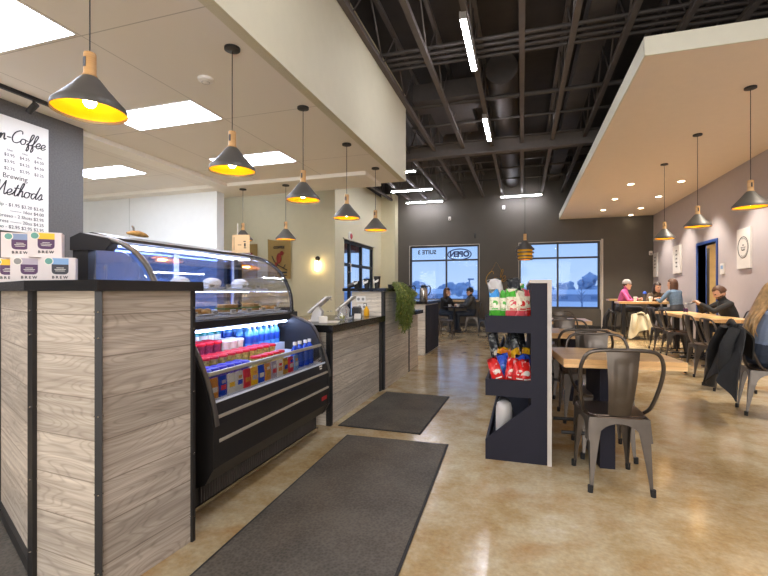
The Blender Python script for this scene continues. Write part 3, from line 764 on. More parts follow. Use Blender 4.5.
W(MB().b2(-2.52, -2.40, Y1 - .05, Y1, .15, 1.53), 'rear_post', 'black', case)
W(MB().prism([(-2.53, 1.44), (-2.53, 1.515), (-2.45, 1.54), (-2.24, 1.5), (-2.22, 1.47), (-2.26, 1.43), (-2.40, 1.44)], 'y', Y0 - .01, Y0 + .05), 'end_cap', 'black', case)
W(MB().prism([(-2.52, 1.50), (-2.52, 1.54), (-2.43, 1.55), (-2.25, 1.51), (-2.245, 1.49), (-2.40, 1.50)], 'y', Y0 + .05, Y1 - .0), 'top_cap', 'topcap', case)
# led tubes
W(MB().b2(-2.30, -2.27, Y0 + .07, Y1 - .07, 1.468, 1.478).b2(-1.925, -1.905, Y0 + .07, Y1 - .07, .94, .955).b2(-2.3, -2.28, Y0 + .07, Y1 - .07, 1.19, 1.196).b2(-2.42, -2.405, Y0 + .07, Y1 - .07, .93, .95), 'led_tube', 'led', case)
# stepped drinks shelves and front lip
steps = [(-1.685, -1.60, .61), (-1.80, -1.685, .675), (-1.94, -1.80, .705), (-2.10, -1.94, .765), (-2.43, -2.10, .81)]
for x0, x1, z in steps:
    W(MB().b2(x0, x1, Y0 + .045, Y1 - .045, z - .02, z).b2(x1 - .004, x1, Y0 + .045, Y1 - .045, z - .06, z - .02), 'step_shelf', 'casewhite', case)
W(MB().prism([(-1.566, .605), (-1.60, .74), (-1.606, .74), (-1.572, .605)], 'y', Y0 + .045, Y1 - .045), 'front_lip_glass', 'glass', case)
W(MB().box((-1.603, (Y0 + Y1) / 2, .75), (.022, Y1 - Y0 - .09, .02), None, .004), 'front_rail', 'brushed', case)
W(MB().b2(-1.57, -1.558, Y0 + .045, Y1 - .045, .6, .612), 'lip_trim', 'casewhite', case)
mk = MB()
for z_, w_ in ((.592, .05), (.575, .036)):
    for q in range(4): mk.box((-1.5495 + (.592 - z_) * .28, Y1 - .17 + q * w_ / 4, z_), (.003, w_ / 5.5, .011))
W(mk, 'maker_mark', 'white', case)


# ---- things for sale in the case
def mk_cup(name, lid, body, label, group, r=.036, h=.085):
    t = thing(name, label, 'cup', (0, 0, -50), 0, group)
    MB().lathe([(0, 0), (r * .78, 0), (r, h * .86), (0, h * .86)], n=14).build('tub', body, t, smooth=40)
    MB().lathe([(0, h * .8), (r * 1.1, h * .8), (r * 1.1, h * .93), (r * .9, h), (0, h)], n=14).build('lid', lid, t, smooth=40)
    return t


def mk_bottle(name, col, capc, label, group, r=.032, h=.2):
    t = thing(name, label, 'bottle', (0, 0, -50), 0, group)
    MB().lathe([(0, 0), (r, .004), (r, h * .62), (r * .8, h * .74), (r * .38, h * .84), (r * .36, h * .9), (0, h * .9)], n=14).build('bottle_body', col, t, smooth=40)
    MB().lathe([(0, h * .885), (r * .44, h * .885), (r * .44, h), (0, h)], n=12).build('cap', capc, t, smooth=40)
    MB().lathe([(r * 1.012, h * .22), (r * 1.02, h * .23), (r * 1.02, h * .54), (r * 1.012, h * .55)], n=14).build('wrap_label', 'paper' if capc != 'white' else 'labelblue', t, smooth=40)
    return t


M['redlid'] = mat('red_lid', 'd8182f', .35); M['bluelid'] = mat('blue_lid', '2a36c4', .35); M['salad'] = mat('salad_fill', 'c9b96a', .4, var=.5, scale=60); M['berry'] = mat('berry_fill', '8a3a5e', .4, var=.5, scale=60)
M['cream_fill'] = mat('cream_fill', 'e2dccb', .4, var=.1, scale=40); M['tealb'] = mat('teal_bottle', '2f8f8a', .25); M['waterb'] = mat('water_bottle', '5f9fe0', .15); M['deepb'] = mat('deep_blue_bottle', '1d48c0', .2); M['labelblue'] = mat('label_blue', '2350b8', .4)
M['purple'] = mat('purple_fill', '5b3aa8', .4, var=.3, scale=60); M['orangejuice'] = mat('orange_juice', 'd9902a', .3)


def rows(proto, xs, y0, y1, dy, z, first=True):
    n = 0
    for x in xs:
        y = y0
        while y <= y1 + 1e-6:
            p = (x + rnd.uniform(-.004, .004), y + rnd.uniform(-.005, .005), z)
            if first and n == 0: proto.location = p
            else: dup(proto, p, rnd.uniform(0, 6))
            y += dy; n += 1


rows(mk_cup('lidded_tub', 'bluelid', 'purple', 'small tub with a blue lid in the front row of the open cooler', 'blue lidded tubs in the cooler', .031, .075), (-1.722, -1.77), 2.0, 2.5, .072, .675)
rows(mk_cup('lidded_tub', 'redlid', 'salad', 'clear tub with a red lid in the second row of the open cooler', 'red lidded tubs, second row of the cooler', .037, .09), (-1.85, -1.908), 2.2, 2.98, .083, .705)
rows(mk_cup('lidded_tub', 'white', 'cream_fill', 'small white tub left of the red lidded row in the open cooler', 'white tubs in the cooler', .034, .07), (-1.85, -1.908), 1.99, 2.13, .075, .705)
rows(mk_cup('lidded_tub', 'redlid', 'berry', 'taller fruit tub with a red lid on the third step of the open cooler', 'tall red lidded tubs, third step of the cooler', .038, .098), (-1.985, -2.062), 1.99, 2.5, .084, .765)
rows(mk_cup('lidded_tub', 'white', 'cream_fill', 'white lidded yogurt tub right of the tall red tubs in the cooler', 'yogurt tubs in the cooler', .036, .09), (-1.985, -2.062), 2.58, 2.76, .082, .765)
rows(mk_bottle('juice_bottle', 'tealb', 'tealb', 'teal bottle standing in the back rows of the open cooler', 'teal bottles in the cooler', .034, .138), (-2.14, -2.22), 2.05, 2.72, .08, .81)
rows(mk_bottle('water_bottle', 'waterb', 'white', 'light blue water bottle with white cap at the right of the cooler', 'water bottles in the cooler', .033, .168), (-1.985, -2.062), 2.86, 3.26, .078, .765)
rows(mk_bottle('water_bottle', 'waterb', 'white', 'light blue water bottle with white cap in the back right of the cooler', 'water bottles at the back of the cooler', .033, .136), (-2.14, -2.22), 2.82, 3.26, .078, .81)
rows(mk_bottle('water_bottle', 'deepb', 'white', 'deep blue bottle behind the front glass at the right end of the cooler', 'deep blue bottles in the cooler', .033, .2), (-1.652,), 2.98, 3.24, .078, .61)
rows(mk_cup('lidded_tub', 'redlid', 'salad', 'red lidded tub behind the rail, right of the blue lidded front row', 'red lidded tubs in the front row', .034, .08), (-1.745,), 2.6, 2.98, .078, .675)
cols = ['orangejuice', 'deepb', 'cream_fill', 'bag_white', 'redlid', 'yellow', 'deepb', 'orangejuice', 'lilac', 'paper', 'gold_print', 'redlid', 'lightblue', 'salad', 'plum', 'teal']
M['bag_white'] = mat('bag_white', 'd9d5cc', .35)
names = ['orange', 'deep blue', 'cream', 'off white', 'red', 'yellow', 'second deep blue', 'second orange', 'lilac', 'paper white', 'ochre', 'second red', 'pale blue', 'olive', 'plum', 'teal']
for i, c in enumerate(cols):
    if i > 12: break
    t = thing('snack_pack', '%s upright snack pack, %s from the left behind the front lip glass' % (names[i].replace('second ', 'another '), ('first', 'second', 'third', 'fourth', 'fifth', 'sixth', 'seventh', 'eighth', 'ninth', 'tenth', 'eleventh', 'twelfth', 'last')[i]), 'snack pack', (-1.612, 2.0 + i * .076, .61), rnd.uniform(-.06, .06), 'snack packs behind the front glass')
    MB().prism([(-.008, 0), (.008, 0), (.010, .05), (.003, .112), (-.003, .112), (-.010, .05)], 'y', -.031, .031).build('pouch', c, t)
    MB().b2(.0095, .0108, -.022, .022, .035, .062).build('print_panel', cols[(i + 3) % 12], t)
    MB().box((.0105, 0, .08), (.003, .03, .018)).build('print_mark', cols[(i + 7) % 12], t)


def pastry(loc, kind, label, sc=1):
    t = thing('pastry_plate', label, 'pastry', loc, rnd.uniform(-.3, .3), 'baked goods in the glass case')
    MB().lathe([(0, 0), (.07, 0), (.1, .014), (.098, .018), (.068, .006), (0, .006)], n=24).build('plate', 'white', t, smooth=50)
    m = MB(); rg = random.Random(len(label))
    if kind == 'loaf':
        m.ico((0, 0, .045 * sc), .07 * sc, 3, (1.0, .8, .6), .03, rg=rg)
        c = 'icing'
    elif kind == 'sandwich':
        m.box((0, 0, .022), (.11, .13, .022), None, .01).box((0, .0, .056), (.11, .13, .026), None, .012); c = 'bread'
        MB().box((0, 0, .039), (.118, .138, .012), None, .004).build('filling', 'leaf', t)
    else:
        for q in range(5):
            a = q * 1.256; m.ico((.045 * math.cos(a), .045 * math.sin(a), .026), .03, 2, (1, 1, .8), .05, rg=rg)
        c = 'bread'
    m.build('bake', c, t, smooth=70)
    return t


M['icing'] = mat('icing', 'ece8df', .4); M['bread'] = mat('bread_crust', 'c79a58', .6, var=.3, scale=30)
for i, (y, kd, lb) in enumerate(((2.08, 'rolls', 'ring of small rolls on the left of the lower glass deck'), (2.38, 'rolls', 'ring of small rolls second from the left on the lower glass deck'), (2.66, 'sandwich', 'stacked sandwich with lettuce in the middle of the lower glass deck'),
                                 (2.94, 'sandwich', 'stacked sandwich with lettuce fourth along the lower glass deck'), (3.2, 'rolls', 'ring of small rolls at the right end of the lower glass deck'))):
    pastry((-2.02, y, 1.035), kd, lb)
for i, (y, kd, lb) in enumerate(((2.1, 'rolls', 'rolls on the left of the upper glass shelf'), (2.42, 'loaf', 'white iced loaf by the middle of the upper glass shelf'), (2.74, 'loaf', 'white iced loaf second from right on the upper glass shelf'), (3.08, 'loaf', 'white iced loaf at the right end of the upper glass shelf'))):
    pastry((-2.22, y, 1.213), kd, lb, 1.0)
for i in range(7):
    for z, x in ((1.035, -1.935), (1.213, -2.115)):
        y = 2.04 + i * .19
        t = thing('price_tag', '%s white price tag from the left on the %s of the glass case' % (('first', 'second', 'third', 'fourth', 'fifth', 'sixth', 'last')[i], 'lower deck' if z < 1.1 else 'upper shelf'), 'price tag', (x, y, z), 0, 'price tags in the glass case')
        MB().box((0, 0, .02), (.004, .06, .032), (0, -.25, 0)).build('card', 'paper', t)
        MB().box((.0035, 0, .026), (.002, .042, .004), (0, -.25, 0)).box((.0047, -.004, .018), (.002, .03, .003), (0, -.25, 0)).build('printed_line', 'ink', t)
t = thing('tongs_board', 'crusty bread loaf with a dark tongs handle lying on top of the display case', 'bread', (-2.36, 2.2, 1.55))
MB().tube([(0, -.1, .018), (0, -.05, .024), (0, .02, .026), (0, .08, .02), (0, .12, .012)], [.008, .02, .026, .02, .006], 10).build('loaf', 'bread', t, smooth=60)
MB().tube([(-.01, -.02, .03), (.0, -.035, .07), (.0, -.05, .085)], [.008, .009, .006], 8).build('tongs', 'grey', t, smooth=60)
t['label'] = 'golden crusty loaf with a grey tongs handle lying on top of the display case'; t.name = 'bread_loaf'; t.scale = (.75, .75, .75)
t = thing('sign_holder', 'clear stand with a cream card sign on top of the display case', 'sign', (-2.31, 3.22, 1.522), YAW)
MB().b2(-.075, .075, -.03, .03, 0, .006).build('stand_base', 'glass', t)
MB().box((0, 0, .085), (.15, .004, .155)).build('card', 'card_cream', t)
m = MB().box((.035, -.003, .075), (.014, .002, .03)).box((.033, -.003, .105), (.02, .002, .008)).box((-.01, -.003, .075), (.03, .002, .005)).box((.036, -.003, .05), (.02, .002, .008)).b2(-.06, -.056, -.004, -.002, .03, .14)
m.build('printed_mark', 'ink', t)
MB().tube([(-.03, .006, 0), (-.03, .006, .26)], .004, 8).build('stand_rod', 'white', t)

# ------------------------------------------------------------------ register counter
reg = thing('register_counter', 'low board-clad register counter between the display case and the tower', 'counter', (-2.0, 4.3, 0))
W(MB().b2(-2.45, -1.63, 3.56, 5.04, 0, .835), 'counter_body', 'plank_bright', reg, uvoff=(.2, .06))
W(post((-1.64, 3.575), 0, .045, .835), 'corner_post', ['black', 'chrome'], reg)
W(post((-1.636, 4.99), 0, .05, .835), 'corner_post', ['black', 'chrome'], reg)
tag(MB().b2(-2.5, -1.575, 3.5, 5.045, .835, .9, .004).build('countertop', 'blackgloss'), 'glossy black countertop slab of the low register counter', 'countertop')
tow = thing('counter_tower', 'tall board-clad counter block holding the paper cups and the trailing fern', 'counter', (-1.9, 5.7, 0))
W(MB().b2(-2.02, -1.6, 5.06, 6.3, 0, 1.195), 'tower_body', 'plank_bright', tow, uvoff=(.1, .02))
W(MB().b2(-1.6 - .03, -1.592, 5.06 - .01, 5.06 + .035, 0, 1.195), 'corner_post', 'black', tow)
W(MB().b2(-1.6 - .03, -1.592, 6.27, 6.31, 0, 1.195), 'corner_post', 'black', tow)
tag(MB().b2(-2.12, -1.555, 5.0, 6.42, 1.197, 1.235, .004).build('countertop', 'blackgloss'), 'dark slab on top of the tall counter block under the paper cups', 'countertop')
lo = thing('low_counter', 'low board-clad counter end just past the fern', 'counter', (-1.9, 6.65, 0))
W(MB().b2(-2.3, -1.62, 6.32, 6.95, 0, .84), 'counter_body', 'plank_bright', lo, uvoff=(.6, 0))
W(MB().b2(-2.3, -1.53, 6.43, 6.97, .842, .895), 'slab', 'blackgloss', lo)
con = thing('condiment_station', 'white board-clad station with a dark grooved side and steel carafes on top', 'counter', (-2.0, 8.6, 0))
W(MB().b2(-2.5, -1.72, 7.98, 9.28, 0, .955), 'station_body', 'plank_bright', con)
g = MB()
for k in range(8): g.b2(-1.72, -1.70, 8.02 + k * .155, 8.165 + k * .155, .03, .93)
W(g, 'grooved_panel', 'navy', con)
W(MB().b2(-2.55, -1.66, 7.93, 9.33, .957, 1.01), 'slab', 'blackgloss', con)


def carafe(loc, rz, label):
    t = thing('coffee_carafe', label, 'carafe', loc, rz, 'steel carafes on the condiment station')
    MB().lathe([(0, 0), (.075, 0), (.08, .01), (.078, .2), (.066, .25), (.05, .265), (0, .265)], n=24).build('carafe_body', 'chrome', t, smooth=40)
    MB().lathe([(.052, .26), (.056, .29), (.03, .31), (0, .31)], n=20).build('lid', 'black', t, smooth=40)
    MB().tube([(.05, 0, .28), (.11, 0, .29), (.135, 0, .25), (.125, 0, .16), (.08, 0, .1)], .012, 8).build('handle', 'black', t, smooth=60)
    return t


carafe((-2.1, 8.22, 1.01), .3, 'left steel carafe with a black handle on the condiment station')
carafe((-1.83, 8.36, 1.01), .3, 'right steel carafe with a black handle on the condiment station')


def paper_cup(loc, h, label):
    t = thing('paper_cup', label, 'cup', loc, -.3, 'black paper cups on the tall counter block')
    r0, r1 = .030, .0445
    MB().lathe([(0, .002), (r0, 0), (r1, h), (r1 + .003, h + .002), (r1, h + .005), (r1 - .003, h), (r0 - .002, .006), (0, .006)], n=28).build('cup_wall', 'black', t, smooth=40)
    m_ = frame((-.036, -.047, h * .42), (1, .0, .55), (-.45, 0, 1))
    script('Brew', .048, 'white', frame((-.03, -.0435, h * .38), (1, 0, .42), (-.42, 0, 1)), t, 'cup_lettering', .1)
    return t


for (x, h, lb) in ((-2.045, .088, 'shortest black paper cup with white script, left of the row of three'), (-1.905, .118, 'middle sized black paper cup with white script in the row of three'), (-1.765, .148, 'tallest black paper cup with white script, right of the row of three')):
    paper_cup((x, 5.3, 1.235), h, lb)
t = thing('paper_cup', 'small black cup tipped on its side at the left end of the tall counter block', 'cup', (-2.07, 5.15, 1.268))
MB().lathe([(0, -.04), (.024, -.04), (.033, .04), (.03, .04), (0, -.03)], n=20, axis=Euler((.0, 1.2, .5)).to_matrix().to_4x4()).build('cup_wall', 'black', t, smooth=40)


def tablet(loc, rz, label, printer=False):
    """white point of sale stand; screen faces the staff, away from the shop"""
    t = thing('point_of_sale_tablet', label, 'register', loc, rz, 'white tablet registers')
    R = Euler((math.radians(-50), 0, 0)).to_matrix().to_4x4()
    MB().box((0, .0, .006), (.15, .17, .012), None, .004).build('stand_base', 'white', t)
    MB().prism([(-.05, .01), (.05, .01), (.06, .10), (.02, .15), (-.02, .13)], 'x', -.055, .055).build('stand_neck', 'white', t)
    MB().box((0, .03, .165), (.27, .018, .24), R, .006).build('tablet_body', 'white', t)
    MB().box((0, .03 - .0078, .165 + .007), (.24, .006, .2), R).build('screen', 'black', t)
    return t


tablet((-1.95, 3.95, .9), -1.35, 'left white tablet register on its stand, nearest the display case')
tablet((-1.86, 4.42, .9), -1.35, 'right white tablet register on its stand, beside the glass jar')
t = thing('receipt_printer', 'black receipt printer behind the right edge of the display case', 'printer', (-2.33, 3.95, .9), .1)
MB().box((0, 0, .06), (.17, .2, .12), None, .012).build('printer_body', 'black', t)
MB().box((0.02, 0, .125), (.13, .16, .02), None, .006).build('printer_lid', 'duct', t)
MB().box((.03, -.101, .08), (.08, .004, .012)).build('paper_slot', 'paper', t)
t = thing('counter_printer', 'black boxy printer on the counter between the glass jar and the outlets', 'printer', (-1.82, 4.72, .9), .2)
MB().box((0, 0, .06), (.1, .12, .12), None, .014).build('printer_body', 'black', t)
MB().box((.01, -.03, .118), (.07, .05, .012), None, .004).build('printer_lid', 'grey', t)
t = thing('counter_box', 'flat black box tucked against the display case end', 'box', (-2.22, 3.72, .9), 0)
MB().box((0, 0, .05), (.2, .3, .1), None, .004).build('box_body', 'black', t); MB().box((0, -.152, .05), (.18, .004, .07)).build('front_plate', 'duct', t)
t = thing('glass_jar', 'clear glass jar beside the right register', 'jar', (-1.78, 4.2, .9), 0)
MB().lathe([(0, .003), (.05, 0), (.055, .02), (.055, .1), (.042, .12), (.045, .135), (.042, .135), (.039, .12), (.052, .1), (.052, .02), (0, .008)], n=24).build('jar_glass', 'glass', t, smooth=50)
MB().box((0, 0, .03), (.05, .04, .03), (.2, .3, .4)).build('tips', 'leaf2', t)
t = thing('card_reader', 'small white card reader lying on the register counter', 'card reader', (-1.72, 4.48, .9), .3)
MB().prism([(-.04, 0), (.04, 0), (.04, .05), (-.02, .025)], 'x', -.035, .035).build('reader_body', 'white', t); MB().box((0, .041, .03), (.05, .003, .02)).build('reader_face', 'grey', t)
tag(MB().box((0, 0, .004), (.16, .22, .006)).build('paper_sheet', 'paper', loc=(-1.76, 3.86, .9), rotz=.3), 'white paper sheet lying on the register counter by the case', 'paper')
tag(MB().box((0, 0, .03), (.08, .07, .06), None, .004).build('card_holder', 'paper', loc=(-1.8, 3.78, .9), rotz=.5), 'small white card box in front of the left register', 'box')
t = thing('syrup_bottle', 'gold pump bottle standing against the tower end', 'bottle', (-1.78, 4.94, .9))
MB().lathe([(0, 0), (.032, .003), (.034, .02), (.032, .075), (.014, .1), (.012, .115), (0, .115)], n=20).build('bottle_body', 'gold', t, smooth=40)
MB().tube([(0, 0, .11), (0, 0, .15), (-.03, 0, .15), (-.04, 0, .14)], .005, 8).build('pump', 'black', t, smooth=60)
for x, z, nm, lb in ((-1.895, 1.10, 'outlet_plate', 'upper white outlet plate on the tower end wall'), (-1.88, 1.005, 'outlet_plate', 'lower white outlet plate on the tower end wall')):
    t = thing(nm, lb, 'outlet', (x, 5.059, z))
    MB().box((0, -.004, 0), (.12, .008, .07), None, .003).build('plate', 'white', t)
    for s in (-.03, .03): MB().lathe([(0, 0), (.018, 0), (.018, .003), (0, .003)], (s, -.008, 0), 14, axis=Euler((PI / 2, 0, 0)).to_matrix().to_4x4()).build('socket', 'grey', t)

# trailing fern on the tower's front edge
fern = thing('trailing_fern', 'bushy green fern trailing down the front of the tall counter block', 'plant', (-1.62, 5.52, 1.235))
MB().lathe([(0, 0), (.06, 0), (.07, .05), (.064, .05), (.055, .01), (0, .01)], n=20).build('pot', 'black', fern, smooth=40)
rg = random.Random(5)
lv, lp, st = MB(), MB(), MB()
for i in range(300):
    a = rg.uniform(-1.35, 1.35); out = rg.uniform(.08, .2); ln = rg.uniform(.18, .62) * (1.0 - .35 * abs(a) / 1.35)
    y = math.sin(a) * rg.uniform(.1, .42)
    P = [(0, y * .15, .03), (.05 + out * .2, y * .6, .06 + rg.uniform(-.03, .02)), (.09 + out * .6, y * .95, .0 - ln * .22), (.09 + out * .7, y * 1.0, -ln * .65), (.08 + out * .5 + rg.uniform(-.03, .03), y * .8, -ln)]
    pts = catmull(P, 5); st.tube([tuple(p) for p in pts[::4]], .002, 3)
    tgt = lp if rg.random() < .16 else lv
    for k in range(3, len(pts)):
        for s in (-1, 1):
            p = pts[k]; tdir = (pts[k] - pts[k - 1]).normalized()
            sd = Vector((rg.uniform(-.6, .8), s * 1.0, rg.uniform(-.5, .1))).normalized()
            L_ = rg.uniform(.025, .05); wv = tdir * .011
            q = p + sd * L_ + tdir * .012
            v = [tgt.bm.verts.new(c) for c in (p - wv * .4, p + sd * L_ * .5 - wv + Vector((.003, 0, .003)), q, p + sd * L_ * .5 + wv)]
            tgt.bm.faces.new(v)
lv.build('foliage', 'leaf', fern); lp.build('pale_foliage', 'leaf2', fern); st.build('stems', 'leaf', fern)

# ------------------------------------------------------------------ menu wall
mbd = thing('menu_board', 'white menu board with black script on the dark slate wall', 'menu board', (-4.9, 2.6, 2.35))
W(MB().b2(-4.9, -4.875, 1.75, 3.41, 1.8, 2.94, .002), 'board_panel', 'white', mbd)


def on_board(y, z): return Matrix.Translation(-mbd.location) @ frame((-4.874, y, z), (0, 1, 0))


script('Non-Coffee', .132, 'ink', on_board(3.37, 2.70), mbd, 'script_lettering', .042, right=True)
script('Methods', .138, 'ink', on_board(3.34, 2.16), mbd, 'script_lettering', .042, right=True)


def bt(body, size, y, z, al='RIGHT', sp=1):
    o = text(body, size, 'ink', Matrix(), mbd, 'menu_lettering', al); o.matrix_local = on_board(y, z)


bt('Brewing', .07, 3.2, 2.345, 'RIGHT')
for y, s_ in ((3.06, '12oz'), (3.2, '16oz'), (3.34, '20oz')): bt(s_, .028, y, 2.605)
for z, nm, pr in ((2.555, '', ('$3.95', '$4.25', '$4.50')), (2.49, '', ('$3.95', '$4.25', '$4.50')), (2.42, 'Teas', ('$2.75', '$2.95', '$3.25'))):
    for y, p in zip((3.08, 3.22, 3.36), pr): bt(p, .043, y, z)
    if nm: bt(nm, .045, 2.86, z)
    bt('-', .045, 2.9, z)
for z, s_ in ((2.06, 'Drip - $1.95 $2.20 $2.45'), (2.005, '------- 16oz $4.00'), (1.95, 'Espresso - 2 Shots $2.95'), (1.895, 'Press ------- 20oz $4.25'), (1.84, 'Americano - $2.95 $2.95 $2.95')): bt(s_, .046, 3.36, z)
tr = thing('track_light', 'black track with small spotlights above the menu board', 'track light', (-4.56, 2.3, ZC))
W(MB().b2(-4.58, -4.545, 1.0, 3.4, ZC - .035, ZC), 'track', 'black', tr)
for y in (2.0, 3.05):
    h = MB().tube([(-4.562, y, ZC - .03), (-4.562, y, ZC - .08)], .012, 8).tube([(-4.53, y, ZC - .075), (-4.63, y, ZC - .135)], .03, 12)
    W(h, 'spot_head', 'black', tr, smooth=40)
t = thing('smoke_detector', 'round white smoke detector on the lower ceiling', 'smoke detector', (-2.7, 3.25, ZC))
MB().lathe([(0, -.035), (.03, -.035), (.05, -.025), (.065, -.02), (.07, 0), (0, 0)], n=28).build('detector_body', 'white', t, smooth=40)
MB().lathe([(.032, -.036), (.034, -.037), (.036, -.035)], n=20).build('vent_ring', 'grey', t)

# posters and sconce on the cream back wall
t = thing('burlap_poster', 'burlap coffee sack poster with a red bird, on the cream back wall', 'poster', (-6.4, 10.65, 2.07))
m = MB(); m.grid(lambda u, v: Vector(((u - .5) * .72, -.008 * math.cos(6 * v) - .012 * abs(u - .5), (v - .5) * 1.05 + .05 * (2 * abs(u - .5)) ** 2 * (1 if v > .5 else -.3) * abs(v - .5) * 2)), 12, 12)
m.build('burlap_cloth', 'burlap', t, smooth=80)
b = MB(); Rb = Euler((0, .45, 0)).to_matrix().to_4x4()
b.ico((-.0, -.022, .03), .13, 2, (.62, .1, 1.15)).ico((.085, -.022, .17), .062, 2, (1, .16, 1)).tube([(-.07, -.022, -.08), (-.1, -.022, -.22)], [.045, .02], 6).tube([(.13, -.022, .18), (.18, -.022, .165)], [.018, .002], 5)
b.build('red_bird', 'red', t, smooth=70)
k = MB().tube([(-.22, -.02, .1), (-.14, -.02, -.06), (-.02, -.02, -.16), (.14, -.02, -.24), (.26, -.02, -.3)], .012, 5).tube([(.14, -.02, -.24), (.2, -.02, -.14)], .012, 5).tube([(-.02, -.02, -.16), (-.2, -.02, -.2)], .01, 5).box((.1, -.02, -.36), (.3, .004, .05)).box((.15, -.02, -.44), (.2, .004, .03))
k.build('printed_branch', 'ink', t)
o = text('COFFEE', .1, 'ink', Matrix(), t, 'sack_lettering', 'CENTER', bold=.004); o.matrix_local = frame((0, -.02, .33), (1, 0, 0))
t = thing('burlap_poster', 'plain burlap poster behind the card sign, left on the cream back wall', 'poster', (-7.45, 10.66, 2.05))
MB().grid(lambda u, v: Vector(((u - .5) * .7, -.01 * math.cos(5 * u), (v - .5) * .95)), 8, 8).build('burlap_cloth', 'burlap', t, smooth=80)
MB().box((0, -.02, .2), (.4, .003, .06)).box((0, -.02, -.1), (.3, .003, .2)).build('printed_mark', 'red', t)
t = thing('wall_sconce', 'small glowing black wall sconce on the cream back wall', 'wall lamp', (-5.25, 10.7, 1.95))
MB().lathe([(0, 0), (.07, 0), (.07, .02), (0, .02)], (0, 0, .12), 20, axis=Euler((PI / 2, 0, 0)).to_matrix().to_4x4()).tube([(0, -.02, .12), (0, -.09, .12), (0, -.09, .07)], .016, 8).build('bracket', 'black', t, smooth=40)
MB().lathe([(0, -.2), (.03, -.19), (.035, -.1), (.03, .06), (0, .07)], (0, -.09, 0), 16).build('lamp_tube', 'sconce', t, smooth=50)
t = thing('alarm_strobe', 'small round red and white alarm above the side window', 'alarm', (-4.75, 11.75, 2.78))
AX = Euler((0, PI / 2, 0)).to_matrix().to_4x4()
MB().lathe([(0, 0), (.14, 0), (.14, .02), (.1, .05), (0, .05)], n=24, axis=AX).build('alarm_plate', 'white', t, smooth=40)
MB().lathe([(.02, .05), (.09, .05), (.06, .07), (0, .075)], n=20, axis=AX).build('alarm_dome', 'redplate', t, smooth=40)

# ------------------------------------------------------------------ right wall pieces
def canvas(y0, y1, z0, z1, label, ring=True, lines=0):
    t = thing('canvas_print', label, 'wall print', (3.8, (y0 + y1) / 2, (z0 + z1) / 2), 0, 'white prints on the right wall')
    a, b = (y1 - y0) / 2, (z1 - z0) / 2
    MB().b2(-.035, 0, -a, a, -b, b, .003).build('canvas', 'wallart', t)
    m = MB()
    if ring:
        m.tube([(-.0365, .19 * math.cos(q), .19 * math.sin(q) + .02) for q in [2 * PI * i / 30 for i in range(30)]], .006, 5, closed=True)
        m.tube([(-.0365, .16 * math.cos(q), .16 * math.sin(q) + .02) for q in [2 * PI * i / 30 for i in range(6, 26)]], .003, 5)
        for z_, w_ in ((.06, .05), (.02, .2), (-.03, .1)): m.box((-.036, 0, z_), (.002, w_, .02 if w_ < .15 else .006))
        for k_ in range(3): m.box((-.036, -.06 + k_ * .06, .0), (.002, .012, .06))
    else:
        for k_ in range(lines):
            for s in range(3): m.box((-.036, -.05 + s * .045 + .01 * (k_ % 2), .22 - k_ * .1), (.002, .03, .035))
    m.build('printed_mark', 'ink', t)


canvas(9.12, 9.62, 1.6, 2.32, 'white print with a round ringed emblem, nearest on the right wall')
canvas(12.62, 13.2, 1.65, 2.36, 'white print with a column of small dark letters, left of the blue doorway', False, 5)
canvas(14.6, 15.0, 1.62, 2.33, 'narrow white print nearest the far corner of the right wall', False, 4)
t = thing('thermostat', 'small white thermostat between the doorway and the ringed print', 'thermostat', (3.8, 10.28, 1.64))
MB().box((-.012, 0, 0), (.024, .17, .22), None, .006).build('thermostat_body', 'white', t); MB().box((-.025, .0, .03), (.003, .1, .07)).build('display', 'lightblue', t)
for p, lb in (((3.72, 15.09, 2.35), 'small white sensor at the far corner of the dark wall'), ((-2.38, 15.09, 3.7), 'small white sensor high on the dark wall above the lettered window'), ((-.58, 15.09, 3.98), 'small white fixture high on the dark wall left of the strip light')):
    t = thing('wall_sensor', lb, 'sensor', p)
    MB().box((0, -.03, 0), (.09, .06, .13), None, .012).build('sensor_body', 'white', t); MB().ico((0, -.06, -.03), .025, 2).build('sensor_lens', 'grey', t, smooth=60)
t = thing('coat_hook', 'small dark hook on the dark wall between the windows', 'hook', (-1.52, 15.1, 3.05))
MB().tube([(0, 0, .1), (0, -.05, .08), (0, -.07, 0), (0, -.03, -.05)], .02, 8).build('hook_arm', 'black', t, smooth=60)
cs = thing('wire_cafe_sign', 'gold wire script sign hung from a thin cord on the dark far wall', 'sign', (-.82, 15.06, 1.55))
script('Caf', .4, 'brass', frame((-.36, 0, -.14), (1, .0, .18)), cs, 'wire_lettering', .022)
script('e', .42, 'brass', frame((.16, 0, -.05), (1, .0, .18)), cs, 'wire_lettering', .022)
MB().tube([(-.22, 0, .22), (0, .02, .62), (.2, 0, .28)], .004, 4).build('hanging_cord', 'brass', cs)
led_ = thing('window_ledge', 'thin pine ledge under the lettered window', 'shelf', (-2.6, 14.85, .84))
MB().b2(-1.15, 1.2, -.2, .2, 0, .06).build('ledge_board', 'table', led_)
MB().b2(-1.05, -1.0, .1, .2, -.3, 0).b2(1.0, 1.05, .1, .2, -.3, 0).build('bracket', 'black', led_)

